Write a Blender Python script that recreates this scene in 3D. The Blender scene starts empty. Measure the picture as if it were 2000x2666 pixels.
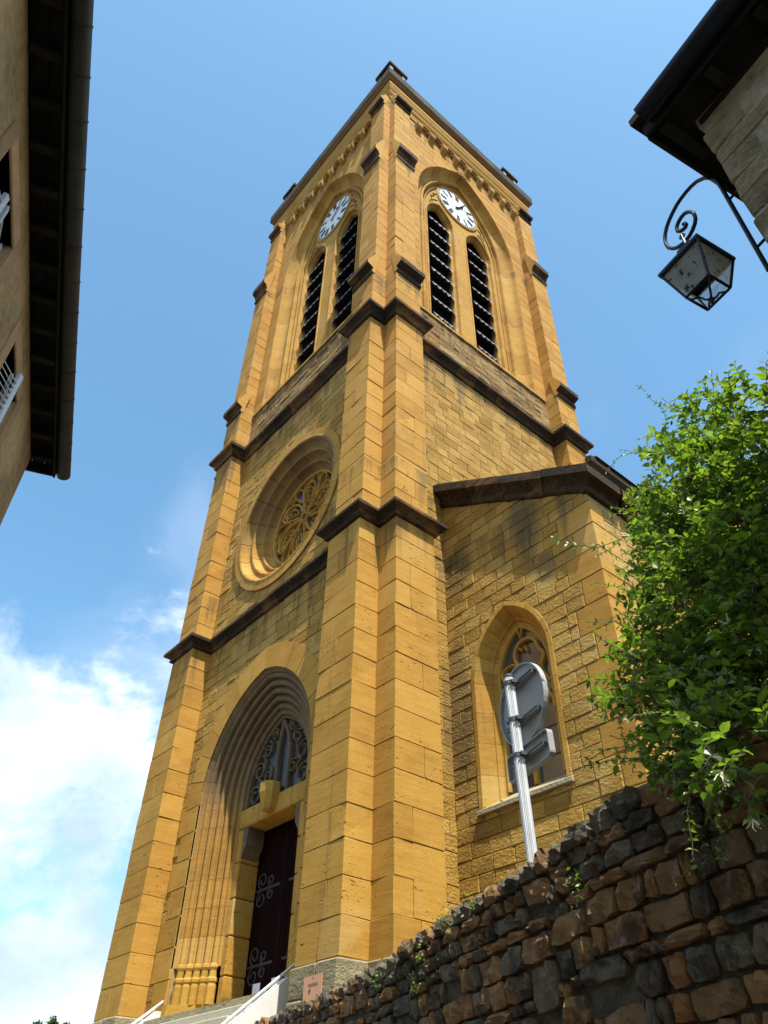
import bpy, bmesh, math, random
from math import sin, cos, pi, sqrt, atan2, radians, hypot, acos
from mathutils import Vector, Matrix
from mathutils.geometry import tessellate_polygon
random.seed(7)
R = random.Random(11)
sc = bpy.context.scene
col = sc.collection

# ------------------------------------------------------------------ camera
RV = Vector((0.64659677, 0.76267969, 0.01524172))
UV = Vector((0.49656752, -0.4359874, 0.75055692))
FV = Vector((-0.57907972, 0.47773913, 0.66063001))
CAM = Vector((8.56266, -6.96597, 0.0))
cd = bpy.data.cameras.new('camera')
cam = bpy.data.objects.new('camera', cd)
col.objects.link(cam)
cam.matrix_world = Matrix(((RV.x, UV.x, -FV.x, CAM.x), (RV.y, UV.y, -FV.y, CAM.y), (RV.z, UV.z, -FV.z, CAM.z), (0, 0, 0, 1)))
cd.sensor_fit = 'VERTICAL'
cd.sensor_height = 36.0
cd.lens = 36.0 * 2021.46 / 2666.0
cd.clip_start = 0.05
cd.clip_end = 2000
sc.camera = cam

# ------------------------------------------------------------------ sun and sky
SUN = Vector((0.4545, -0.150, 1.0)).normalized()
sl = bpy.data.lights.new('sun', 'SUN')
sl.energy = 5.0
sl.angle = radians(0.53)
sl.color = (1.0, 0.94, 0.84)
so = bpy.data.objects.new('sun', sl)
col.objects.link(so)
so.location = (20, -10, 45)
so.rotation_euler = (-SUN).to_track_quat('-Z', 'Y').to_euler()
world = bpy.data.worlds.new('World')
sc.world = world
world.use_nodes = True
wt = world.node_tree
wn, wl_ = wt.nodes, wt.links
for n in list(wn):
    wn.remove(n)
def N(t, k, **kw):
    n = t.nodes.new(k)
    for a, b in kw.items():
        setattr(n, a, b)
    return n
sky = N(wt, 'ShaderNodeTexSky', sky_type='NISHITA')
sky.sun_disc = False
sky.sun_elevation = math.asin(SUN.z)
sky.sun_rotation = atan2(SUN.x, SUN.y)
sky.altitude = 300
sky.air_density = 1.0
sky.dust_density = 1.5
sky.ozone_density = 1.6
gain = N(wt, 'ShaderNodeMix', data_type='RGBA', blend_type='MULTIPLY')
gain.inputs[0].default_value = 1.0
gain.inputs[7].default_value = (1.00, 1.38, 1.34, 1)
wl_.new(sky.outputs[0], gain.inputs[6])
tc = N(wt, 'ShaderNodeTexCoord')
sep = N(wt, 'ShaderNodeSeparateXYZ')
wl_.new(tc.outputs['Generated'], sep.inputs[0])
mp = N(wt, 'ShaderNodeMapping')
mp.inputs['Location'].default_value = (0.62, 0.4, 0.31)
mp.inputs['Scale'].default_value = (1.0, 1.0, 1.5)
wl_.new(tc.outputs['Generated'], mp.inputs[0])
nz = N(wt, 'ShaderNodeTexNoise')
nz.inputs['Scale'].default_value = 4.4
nz.inputs['Detail'].default_value = 12
nz.inputs['Roughness'].default_value = 0.60
nz.inputs['Distortion'].default_value = 0.25
wl_.new(mp.outputs[0], nz.inputs['Vector'])
# clouds gather towards the horizon, all the way round
el = N(wt, 'ShaderNodeMapRange')
el.inputs['From Min'].default_value = 0.44
el.inputs['From Max'].default_value = 0.68
el.inputs['To Min'].default_value = 0.17
el.inputs['To Max'].default_value = -0.20
wl_.new(sep.outputs[2], el.inputs[0])
ad = N(wt, 'ShaderNodeMath', operation='ADD')
wl_.new(nz.outputs[0], ad.inputs[0])
wl_.new(el.outputs[0], ad.inputs[1])
cr = N(wt, 'ShaderNodeMapRange', interpolation_type='SMOOTHSTEP')
cr.inputs['From Min'].default_value = 0.50
cr.inputs['From Max'].default_value = 0.66
wl_.new(ad.outputs[0], cr.inputs[0])
nz2 = N(wt, 'ShaderNodeTexNoise')
nz2.inputs['Scale'].default_value = 5.0
nz2.inputs['Detail'].default_value = 5
wl_.new(mp.outputs[0], nz2.inputs['Vector'])
cc = N(wt, 'ShaderNodeValToRGB')
cc.color_ramp.elements[0].position = 0.36
cc.color_ramp.elements[0].color = (3.1, 4.0, 5.1, 1)
cc.color_ramp.elements[1].position = 0.62
cc.color_ramp.elements[1].color = (5.6, 6.2, 6.6, 1)
wl_.new(nz2.outputs[0], cc.inputs[0])
cm = N(wt, 'ShaderNodeMix', data_type='RGBA')
wl_.new(cr.outputs[0], cm.inputs[0])
wl_.new(gain.outputs[2], cm.inputs[6])
wl_.new(cc.outputs[0], cm.inputs[7])
# thin veils higher up
nv_ = N(wt, 'ShaderNodeTexNoise')
nv_.inputs['Scale'].default_value = 2.6
nv_.inputs['Detail'].default_value = 6
nv_.inputs['Distortion'].default_value = 0.8
wl_.new(tc.outputs['Generated'], nv_.inputs['Vector'])
vm = N(wt, 'ShaderNodeMapRange', interpolation_type='SMOOTHSTEP')
vm.inputs['From Min'].default_value = 0.50
vm.inputs['From Max'].default_value = 0.74
vm.inputs['To Max'].default_value = 0.5
wl_.new(nv_.outputs[0], vm.inputs[0])
ve = N(wt, 'ShaderNodeMapRange')
ve.inputs['From Min'].default_value = 0.55
ve.inputs['From Max'].default_value = 0.80
ve.inputs['To Min'].default_value = 1.0
ve.inputs['To Max'].default_value = 0.0
wl_.new(sep.outputs[2], ve.inputs[0])
vp = N(wt, 'ShaderNodeMath', operation='MULTIPLY')
wl_.new(vm.outputs[0], vp.inputs[0])
wl_.new(ve.outputs[0], vp.inputs[1])
vc = N(wt, 'ShaderNodeMix', data_type='RGBA')
wl_.new(vp.outputs[0], vc.inputs[0])
wl_.new(gain.outputs[2], vc.inputs[6])
vc.inputs[7].default_value = (4.2, 5.0, 6.2, 1)
wl_.new(vc.outputs[2], cm.inputs[6])
bg = N(wt, 'ShaderNodeBackground')
bg.inputs[1].default_value = 0.122
wl_.new(cm.outputs[2], bg.inputs[0])
wo = N(wt, 'ShaderNodeOutputWorld')
wl_.new(bg.outputs[0], wo.inputs[0])
sc.view_settings.view_transform = 'Standard'
sc.view_settings.look = 'None'
sc.view_settings.exposure = 0.85
sc.view_settings.gamma = 1.0
sc.view_settings.use_curve_mapping = False

# ------------------------------------------------------------------ materials
MAT = {}
def newmat(name):
    m = bpy.data.materials.new(name)
    m.use_nodes = True
    t = m.node_tree
    b = t.nodes['Principled BSDF']
    MAT[name] = m
    return m, t, b
def ramp(t, fac, stops):
    r = N(t, 'ShaderNodeValToRGB')
    cr_ = r.color_ramp
    while len(cr_.elements) > 1:
        cr_.elements.remove(cr_.elements[-1])
    cr_.elements[0].position = stops[0][0]
    cr_.elements[0].color = (*stops[0][1], 1)
    for p, c in stops[1:]:
        e = cr_.elements.new(p)
        e.color = (*c, 1)
    t.links.new(fac, r.inputs[0])
    return r.outputs[0]
def noise(t, scale, detail=4, rough=0.55, vec=None, dist=0.0):
    n = N(t, 'ShaderNodeTexNoise')
    n.inputs['Scale'].default_value = scale
    n.inputs['Detail'].default_value = detail
    n.inputs['Roughness'].default_value = rough
    n.inputs['Distortion'].default_value = dist
    if vec: t.links.new(vec, n.inputs['Vector'])
    return n.outputs[0]
def mapr(t, v, a, b, c=0.0, d=1.0, smooth=False):
    n = N(t, 'ShaderNodeMapRange')
    if smooth: n.interpolation_type = 'SMOOTHSTEP'
    for i, x in enumerate((a, b, c, d)):
        n.inputs[i + 1].default_value = x
    t.links.new(v, n.inputs[0])
    return n.outputs[0]
def mth(t, op, a, b):
    n = N(t, 'ShaderNodeMath', operation=op)
    for i, x in enumerate((a, b)):
        if isinstance(x, (int, float)): n.inputs[i].default_value = x
        else: t.links.new(x, n.inputs[i])
    return n.outputs[0]
def mixc(t, fac, a, b, mode='MIX'):
    n = N(t, 'ShaderNodeMix', data_type='RGBA', blend_type=mode)
    for s, x in ((0, fac), (6, a), (7, b)):
        if isinstance(x, tuple): n.inputs[s].default_value = (*x, 1)
        elif isinstance(x, (int, float)): n.inputs[s].default_value = x
        else: t.links.new(x, n.inputs[s])
    return n.outputs[2]
def wpos(t, scale=(1, 1, 1)):
    g = N(t, 'ShaderNodeNewGeometry')
    m = N(t, 'ShaderNodeMapping')
    m.inputs['Scale'].default_value = scale
    t.links.new(g.outputs['Position'], m.inputs[0])
    return m.outputs[0], g.outputs['Position']
def tone(t):
    a = N(t, 'ShaderNodeAttribute')
    a.attribute_name = 'tone'
    return a.outputs['Fac']
def bump(t, b, h, strength, dist, prev=None):
    n = N(t, 'ShaderNodeBump')
    n.inputs['Strength'].default_value = strength
    n.inputs['Distance'].default_value = dist
    t.links.new(h, n.inputs['Height'])
    if prev: t.links.new(prev, n.inputs['Normal'])
    t.links.new(n.outputs[0], b.inputs['Normal'])
    return n.outputs[0]

def stone(name, lo, mid, hi, pit=0.5, rough_bump=0.0, stain=0.25, stain_col=(0.10, 0.075, 0.04), lichen=0.0, tvar=0.16):
    m, t, b = newmat(name)
    v, wp = wpos(t)
    vb, _ = wpos(t, (1.2, 1.2, 9))
    tn = tone(t)
    n1 = noise(t, 1.3, 6, 0.6, v)
    n2 = noise(t, 1.6, 5, 0.6, vb)
    f = mth(t, 'ADD', mth(t, 'MULTIPLY', n1, 0.45), mth(t, 'MULTIPLY', n2, 0.45))
    f = mth(t, 'ADD', f, mth(t, 'MULTIPLY', tn, tvar))
    c = ramp(t, f, [(0.22, lo), (0.47, mid), (0.72, hi)])
    # fine grain
    g = noise(t, 38, 5, 0.7, v)
    c = mixc(t, 1.0, c, ramp(t, g, [(0.3, (0.80, 0.78, 0.76)), (0.7, (1.12, 1.12, 1.14))]), 'MULTIPLY')
    # blotchy weathering
    s = noise(t, 0.75, 7, 0.68, v, 0.4)
    s2 = noise(t, 3.1, 5, 0.7, wpos(t, (2.2, 2.2, 0.35))[0])
    sm = mapr(t, mth(t, 'ADD', mth(t, 'MULTIPLY', s, 0.6), mth(t, 'MULTIPLY', s2, 0.4)), 0.50, 0.70, 0, stain, True)
    c = mixc(t, sm, c, stain_col)
    if lichen:
        l = mapr(t, noise(t, 9, 6, 0.75, v), 0.56, 0.68, 0, lichen, True)
        c = mixc(t, l, c, (0.42, 0.40, 0.33))
    # bedding pits: short horizontal slots
    vo = N(t, 'ShaderNodeTexVoronoi')
    vo.inputs['Scale'].default_value = 4.2
    vo.inputs['Randomness'].default_value = 1
    vw = N(t, 'ShaderNodeVectorMath', operation='ADD')
    vd = N(t, 'ShaderNodeTexNoise')
    vd.inputs['Scale'].default_value = 5
    vs = N(t, 'ShaderNodeVectorMath', operation='SCALE')
    vs.inputs['Scale'].default_value = 0.55
    t.links.new(wpos(t, (1, 1, 4.2))[0], vw.inputs[0])
    t.links.new(vd.outputs['Color'], vs.inputs[0])
    t.links.new(vs.outputs[0], vw.inputs[1])
    t.links.new(vw.outputs[0], vo.inputs['Vector'])
    pm = mapr(t, vo.outputs['Distance'], 0.10, 0.21, 1, 0, True)
    sel = mapr(t, noise(t, 1.7, 3, 0.6, v), 0.50, 0.62, 0, 1, True)
    pmk = mth(t, 'MULTIPLY', mth(t, 'MULTIPLY', pm, sel), pit)
    c = mixc(t, mth(t, 'MULTIPLY', pmk, 0.85), c, (0.10, 0.052, 0.016))
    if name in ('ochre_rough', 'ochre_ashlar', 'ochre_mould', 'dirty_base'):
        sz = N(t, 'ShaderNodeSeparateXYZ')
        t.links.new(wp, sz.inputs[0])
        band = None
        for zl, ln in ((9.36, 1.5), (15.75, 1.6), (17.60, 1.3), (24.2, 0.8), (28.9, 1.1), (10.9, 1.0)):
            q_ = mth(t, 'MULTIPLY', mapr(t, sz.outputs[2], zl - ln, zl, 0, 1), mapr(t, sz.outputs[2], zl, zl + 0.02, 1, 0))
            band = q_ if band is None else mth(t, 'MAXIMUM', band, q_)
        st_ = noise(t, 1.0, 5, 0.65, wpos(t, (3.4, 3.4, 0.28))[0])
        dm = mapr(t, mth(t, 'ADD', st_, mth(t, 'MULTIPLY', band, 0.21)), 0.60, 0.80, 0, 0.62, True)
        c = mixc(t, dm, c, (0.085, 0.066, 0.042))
        c = mixc(t, mapr(t, sz.outputs[2], 17, 3, 0, 0.5), c, mixc(t, 1.0, c, (1.04, 1.10, 0.72), 'MULTIPLY'))
        # orange and bleached patches
        pb = noise(t, 0.55, 5, 0.6, v, 0.3)
        c = mixc(t, mapr(t, pb, 0.55, 0.70, 0, 0.30, True), c, (0.40, 0.18, 0.035))
        c = mixc(t, mapr(t, pb, 0.30, 0.44, 0.26, 0, True), c, (0.50, 0.38, 0.18))
    if name in ('portal_mould', 'rose_mould'):  # upper rose rings: shade painted into the colour; portal arch: grime plus painted shade
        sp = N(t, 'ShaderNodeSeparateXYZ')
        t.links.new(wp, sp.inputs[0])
        shade_grime = noise(t, 1.3, 6, 0.7, wpos(t, (2.6, 2.6, 0.7))[0])
        k_ = mapr(t, mth(t, 'ADD', sp.outputs[2], mth(t, 'MULTIPLY', shade_grime, 2.6)), *((5.9, 7.9, 0, 0.88) if name == 'portal_mould' else (12.6, 14.4, 0, 0.62)), True)
        c = mixc(t, k_, c, ramp(t, shade_grime, [(0.3, (0.075, 0.058, 0.038)), (0.7, (0.17, 0.125, 0.075))]))
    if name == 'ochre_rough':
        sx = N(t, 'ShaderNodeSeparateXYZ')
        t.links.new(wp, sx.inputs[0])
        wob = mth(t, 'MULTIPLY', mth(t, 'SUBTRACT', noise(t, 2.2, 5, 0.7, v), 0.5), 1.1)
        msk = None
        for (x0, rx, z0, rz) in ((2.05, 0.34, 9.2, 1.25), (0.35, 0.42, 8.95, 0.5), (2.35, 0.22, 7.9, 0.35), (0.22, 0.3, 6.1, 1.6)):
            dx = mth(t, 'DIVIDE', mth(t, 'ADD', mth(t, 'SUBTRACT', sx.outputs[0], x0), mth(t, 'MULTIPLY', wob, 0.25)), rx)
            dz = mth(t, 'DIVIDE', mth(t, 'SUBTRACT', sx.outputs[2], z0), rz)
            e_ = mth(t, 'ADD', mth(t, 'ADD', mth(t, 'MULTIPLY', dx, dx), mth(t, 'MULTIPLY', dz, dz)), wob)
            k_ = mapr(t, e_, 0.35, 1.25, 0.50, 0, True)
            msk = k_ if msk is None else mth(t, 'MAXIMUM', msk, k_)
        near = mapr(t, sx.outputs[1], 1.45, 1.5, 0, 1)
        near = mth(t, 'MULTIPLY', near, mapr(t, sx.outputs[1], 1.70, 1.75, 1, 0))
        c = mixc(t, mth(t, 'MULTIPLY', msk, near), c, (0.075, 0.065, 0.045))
    t.links.new(c, b.inputs['Base Color'])
    b.inputs['Roughness'].default_value = 0.9
    b.inputs['Specular IOR Level'].default_value = 0.15
    h = mth(t, 'SUBTRACT', mth(t, 'MULTIPLY', n2, 0.12), pmk)
    p = bump(t, b, h, 0.9, 0.03)
    p = bump(t, b, g, 0.35, 0.006, p)
    if rough_bump:
        rb = noise(t, 15, 4, 0.65, wpos(t, (1, 1, 1.5))[0], 0.3)
        bump(t, b, rb, 1.0, rough_bump, p)
    return m

OLO, OMID, OHI = (0.30, 0.15, 0.032), (0.435, 0.232, 0.052), (0.50, 0.295, 0.084)
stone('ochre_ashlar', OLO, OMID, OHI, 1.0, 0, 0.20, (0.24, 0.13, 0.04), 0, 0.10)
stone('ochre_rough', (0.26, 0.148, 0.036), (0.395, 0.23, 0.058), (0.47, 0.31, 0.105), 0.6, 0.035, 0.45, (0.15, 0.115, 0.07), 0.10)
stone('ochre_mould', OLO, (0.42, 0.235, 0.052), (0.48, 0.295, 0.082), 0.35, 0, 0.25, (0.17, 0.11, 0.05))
stone('crusted_stone', (0.012, 0.010, 0.008), (0.050, 0.034, 0.020), (0.30, 0.15, 0.045), 0.5, 0.02, 0.5, (0.010, 0.009, 0.008), 0.10, 0.09)
stone('lichen_slab', (0.022, 0.024, 0.018), (0.045, 0.047, 0.035), (0.10, 0.09, 0.055), 0.3, 0.01, 0.5, (0.035, 0.035, 0.03), 0.25)
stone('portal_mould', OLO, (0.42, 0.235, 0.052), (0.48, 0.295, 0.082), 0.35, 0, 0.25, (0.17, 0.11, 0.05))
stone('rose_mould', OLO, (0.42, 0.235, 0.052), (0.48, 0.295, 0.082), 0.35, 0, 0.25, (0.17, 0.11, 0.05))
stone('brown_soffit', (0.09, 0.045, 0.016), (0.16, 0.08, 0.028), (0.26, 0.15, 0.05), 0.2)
stone('sooty_mould', (0.085, 0.062, 0.038), (0.145, 0.108, 0.068), (0.23, 0.165, 0.09), 0.2, 0, 0.5, (0.055, 0.045, 0.035))
stone('pale_plinth', (0.17, 0.14, 0.075), (0.31, 0.27, 0.16), (0.40, 0.36, 0.24), 0.6, 0.03, 0.4, (0.16, 0.14, 0.09), 0.2)
stone('dirty_base', (0.15, 0.09, 0.035), (0.28, 0.175, 0.065), (0.38, 0.27, 0.12), 0.6, 0.045, 0.6, (0.10, 0.085, 0.06), 0.35)
def plain(name, c, rough=0.6, metal=0.0, var=0.15, scale=6, bstr=0.3, bd=0.004, c2=None, spec=0.5):
    m, t, b = newmat(name)
    v, _ = wpos(t)
    n = noise(t, scale, 6, 0.65, v)
    n2 = noise(t, scale * 9, 4, 0.6, v)
    a = tuple(x * (1 - var) for x in c)
    z = c2 if c2 else tuple(min(1, x * (1 + var)) for x in c)
    cc_ = ramp(t, mth(t, 'ADD', mth(t, 'MULTIPLY', n, 0.7), mth(t, 'MULTIPLY', n2, 0.3)), [(0.35, a), (0.65, z)])
    tn = tone(t)
    cc_ = mixc(t, 1.0, cc_, ramp(t, mapr(t, tn, -1, 1), [(0, (0.75,) * 3), (1, (1.2,) * 3)]), 'MULTIPLY')
    t.links.new(cc_, b.inputs['Base Color'])
    b.inputs['Roughness'].default_value = rough
    b.inputs['Metallic'].default_value = metal
    b.inputs['Specular IOR Level'].default_value = spec
    bump(t, b, n2, bstr, bd)
    return m
plain('mortar', (0.36, 0.25, 0.11), 0.95, 0, 0.3, 8, 0.6, 0.01, None, 0.1)
plain('dark_mortar', (0.14, 0.12, 0.085), 0.95, 0, 0.5, 5, 1.0, 0.04, (0.22, 0.2, 0.15), 0.1)
plain('zinc_louvre', (0.05, 0.045, 0.048), 0.55, 0.3, 0.4, 7, 0.4, 0.01, (0.15, 0.14, 0.145))
plain('old_white', (0.75, 0.76, 0.76), 0.45, 0, 0.05, 3)
plain('numeral_black', (0.02, 0.022, 0.035), 0.5)
plain('wrought_iron', (0.018, 0.02, 0.03), 0.42, 0.6, 0.3, 30, 0.4, 0.002)
plain('hinge_iron', (0.035, 0.033, 0.035), 0.7, 0.0, 0.3, 20)
plain('red_door', (0.009, 0.0022, 0.002), 0.85, 0, 0.3, 5, spec=0.05)
plain('old_tile', (0.035, 0.025, 0.02), 0.9, 0, 0.4, 6, 0.6, 0.02, spec=0.1)
plain('roof_tile', (0.16, 0.085, 0.055), 0.9, 0, 0.4, 6, 0.6, 0.02)
plain('dark_wood', (0.012, 0.011, 0.009), 0.8, 0, 0.45, 4, 0.6, 0.006, (0.028, 0.025, 0.019), 0.2)
plain('gutter_metal', (0.026, 0.027, 0.019), 0.55, 0.1, 0.25, 3, 0.2, 0.003, (0.045, 0.046, 0.033))
plain('render_plaster', (0.30, 0.195, 0.088), 0.95, 0, 0.25, 1.6, 0.9, 0.025, (0.52, 0.37, 0.19), 0.1)
plain('grey_plaster', (0.27, 0.21, 0.13), 0.95, 0, 0.4, 1.9, 0.9, 0.03, (0.54, 0.47, 0.34), 0.1)
plain('quoin_stone', (0.20, 0.15, 0.085), 0.95, 0, 0.4, 3.0, 0.9, 0.03, (0.42, 0.33, 0.20), 0.1)
plain('frame_stone', (0.42, 0.26, 0.12), 0.9, 0, 0.2, 4, 0.5, 0.01)
plain('shutter_paint', (0.62, 0.66, 0.68), 0.5, 0, 0.1, 4)
plain('galvanised', (0.66, 0.67, 0.68), 0.36, 0.35, 0.12, 8, 0.2, 0.002)
plain('clamp_steel', (0.09, 0.09, 0.095), 0.5, 0.4, 0.2, 20)
plain('sign_back', (0.33, 0.33, 0.315), 0.5, 0.0, 0.08, 3, 0.1, 0.001)
plain('white_stone', (0.70, 0.68, 0.63), 0.7, 0, 0.06, 5)
plain('paper', (0.70, 0.74, 0.80), 0.7, 0, 0.03, 3)
plain('salmon_paper', (0.62, 0.30, 0.16), 0.6, 0, 0.05, 6)
plain('cream_step', (0.42, 0.38, 0.28), 0.85, 0, 0.15, 4)
plain('asphalt', (0.05, 0.05, 0.05), 0.9, 0, 0.3, 20, 0.6, 0.01)
plain('soil', (0.10, 0.085, 0.055), 0.95, 0, 0.4, 6, 0.8, 0.03)
plain('bark', (0.10, 0.07, 0.045), 0.9, 0, 0.3, 30, 0.6, 0.004)
plain('flower_yellow', (0.75, 0.50, 0.10), 0.6, 0, 0.2, 30)
plain('flower_cream', (0.80, 0.76, 0.50), 0.6, 0, 0.1, 30)
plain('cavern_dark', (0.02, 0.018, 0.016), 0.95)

def glassy(name, c, rough=0.06, spec=0.8):
    m, t, b = newmat(name)
    v, _ = wpos(t)
    n = noise(t, 3.5, 3, 0.5, v)
    t.links.new(ramp(t, n, [(0.3, tuple(x * 0.6 for x in c)), (0.7, c)]), b.inputs['Base Color'])
    b.inputs['Roughness'].default_value = rough
    b.inputs['Specular IOR Level'].default_value = spec
    b.inputs['IOR'].default_value = 1.9
    bump(t, b, noise(t, 5, 2, 0.5, v), 0.15, 0.01)
    return m
glassy('church_glass', (0.06, 0.075, 0.09), 0.12, 0.5)
glassy('tympanum_dark', (0.022, 0.025, 0.032), 0.45, 0.2)
glassy('rose_glass', (0.07, 0.13, 0.22))
def lantern_glass():
    m, t, b = newmat('lantern_glass')
    v, _ = wpos(t)
    n = noise(t, 14, 5, 0.7, v)
    blot = mapr(t, noise(t, 26, 3, 0.6, v), 0.58, 0.66, 0, 1, True)
    c = ramp(t, n, [(0.3, (0.55, 0.56, 0.50)), (0.7, (0.8, 0.82, 0.8))])
    c = mixc(t, blot, c, (0.10, 0.09, 0.06))
    t.links.new(c, b.inputs['Base Color'])
    b.inputs['Roughness'].default_value = 0.35
    tr = N(t, 'ShaderNodeBsdfTransparent')
    tl = N(t, 'ShaderNodeBsdfTranslucent')
    t.links.new(c, tl.inputs[0])
    mx = N(t, 'ShaderNodeMixShader')
    mx.inputs[0].default_value = 0.55
    t.links.new(b.outputs[0], mx.inputs[1])
    t.links.new(tl.outputs[0], mx.inputs[2])
    mx2 = N(t, 'ShaderNodeMixShader')
    t.links.new(mapr(t, n, 0.35, 0.65, 0.25, 0.55), mx2.inputs[0])
    t.links.new(mx.outputs[0], mx2.inputs[1])
    t.links.new(tr.outputs[0], mx2.inputs[2])
    t.links.new(mx2.outputs[0], t.nodes['Material Output'].inputs[0])
lantern_glass()
def leafmat(name, lo, hi):
    m, t, b = newmat(name)
    oi = N(t, 'ShaderNodeObjectInfo')
    tn = tone(t)
    v, _ = wpos(t)
    f = mth(t, 'ADD', mth(t, 'MULTIPLY', tn, 0.5), mth(t, 'ADD', 0.3, mth(t, 'MULTIPLY', noise(t, 2.5, 3, 0.6, v), 0.5)))
    c = ramp(t, f, [(0.1, lo), (0.9, hi)])
    t.links.new(c, b.inputs['Base Color'])
    b.inputs['Roughness'].default_value = 0.42
    tl = N(t, 'ShaderNodeBsdfTranslucent')
    t.links.new(mixc(t, 1.0, c, (1.35, 1.7, 0.5), 'MULTIPLY'), tl.inputs[0])
    mx = N(t, 'ShaderNodeMixShader')
    mx.inputs[0].default_value = 0.33
    t.links.new(b.outputs[0], mx.inputs[1])
    t.links.new(tl.outputs[0], mx.inputs[2])
    t.links.new(mx.outputs[0], t.nodes['Material Output'].inputs[0])
leafmat('honeysuckle_leaf', (0.035, 0.070, 0.016), (0.24, 0.32, 0.05))
leafmat('tree_leaf', (0.03, 0.05, 0.018), (0.07, 0.11, 0.03))
def rubble():
    m, t, b = newmat('rubble_stone')
    v, _ = wpos(t)
    tn = tone(t)
    n = noise(t, 6, 7, 0.7, v, 0.3)
    f = mth(t, 'ADD', mapr(t, tn, -1, 1), mth(t, 'MULTIPLY', mth(t, 'SUBTRACT', n, 0.5), 0.35))
    c = ramp(t, f, [(0.0, (0.12, 0.09, 0.055)), (0.28, (0.21, 0.17, 0.11)), (0.42, (0.19, 0.15, 0.09)), (0.55, (0.31, 0.17, 0.07)), (0.8, (0.42, 0.23, 0.085)), (1.0, (0.34, 0.14, 0.055))])
    l = mapr(t, noise(t, 13, 6, 0.75, v), 0.57, 0.66, 0, 0.5, True)
    c = mixc(t, l, c, (0.42, 0.42, 0.37))
    d = mapr(t, noise(t, 4, 7, 0.75, v), 0.47, 0.60, 0, 0.75, True)
    c = mixc(t, d, c, (0.035, 0.030, 0.022))
    t.links.new(c, b.inputs['Base Color'])
    b.inputs['Roughness'].default_value = 0.85
    b.inputs['Specular IOR Level'].default_value = 0.25
    g = noise(t, 30, 7, 0.75, v, 0.4)
    p = bump(t, b, n, 1.0, 0.05)
    bump(t, b, g, 1.0, 0.018, p)
rubble()

# ------------------------------------------------------------------ mesh helpers
def wloc(o):
    v = Vector((0, 0, 0))
    while o is not None:
        v += o.location
        o = o.parent
    return v
class MB:
    def __init__(s):
        s.v, s.f, s.t, s.m = [], [], [], []
    def add(s, verts, faces, tn=0.0, mi=0):
        k = len(s.v)
        s.v += [tuple(p) for p in verts]
        s.f += [tuple(i + k for i in f) for f in faces]
        s.t += [tn] * len(verts)
        s.m += [mi] * len(faces)
    def merge(s, o, mi=0):
        k = len(s.v)
        s.v += o.v
        s.f += [tuple(i + k for i in f) for f in o.f]
        s.t += o.t
        s.m += [mi] * len(o.f)
    def build(s, name, mats, parent=None, smooth=False, kind=None, label=None, origin=None):
        if not s.v: return None
        if isinstance(mats, str): mats = [mats]
        n = len(s.v)
        c = Vector((sum(p[0] for p in s.v) / n, sum(p[1] for p in s.v) / n, sum(p[2] for p in s.v) / n)) if origin is None else Vector(origin)
        me = bpy.data.meshes.new(name)
        me.from_pydata([(p[0] - c.x, p[1] - c.y, p[2] - c.z) for p in s.v], [], s.f)
        a = me.attributes.new('tone', 'FLOAT', 'POINT')
        a.data.foreach_set('value', s.t)
        for m in mats: me.materials.append(MAT[m])
        if len(mats) > 1: me.polygons.foreach_set('material_index', s.m)
        if smooth:
            me.polygons.foreach_set('use_smooth', [True] * len(me.polygons))
            me.update()
            me.set_sharp_from_angle(angle=radians(38))
        me.update()
        o = bpy.data.objects.new(name, me)
        col.objects.link(o)
        if parent is not None:
            o.parent = parent
            o.location = c - wloc(parent)
        else:
            o.location = c
        if kind: o['kind'] = kind
        if label: o['label'] = label
        return o
def empty(name, loc, label=None, cat=None, group=None, parent=None):
    o = bpy.data.objects.new(name, None)
    o.empty_display_size = 0.3
    col.objects.link(o)
    if parent is not None:
        o.parent = parent
        o.location = Vector(loc) - wloc(parent)
    else:
        o.location = loc
    if label: o['label'] = label
    if cat: o['category'] = cat
    if group: o['group'] = group
    return o
def tag(o, label, cat, group=None):
    o['label'] = label
    o['category'] = cat
    if group: o['group'] = group
    return o
def box(mb, x0, x1, y0, y1, z0, z1, tn=0.0, fr=None, mi=0):
    v = [(x, y, z) for z in (z0, z1) for y in (y0, y1) for x in (x0, x1)]
    if fr: v = [fr(*p) for p in v]
    mb.add(v, [(0, 2, 3, 1), (4, 5, 7, 6), (0, 1, 5, 4), (2, 6, 7, 3), (0, 4, 6, 2), (1, 3, 7, 5)], tn, mi)
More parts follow.
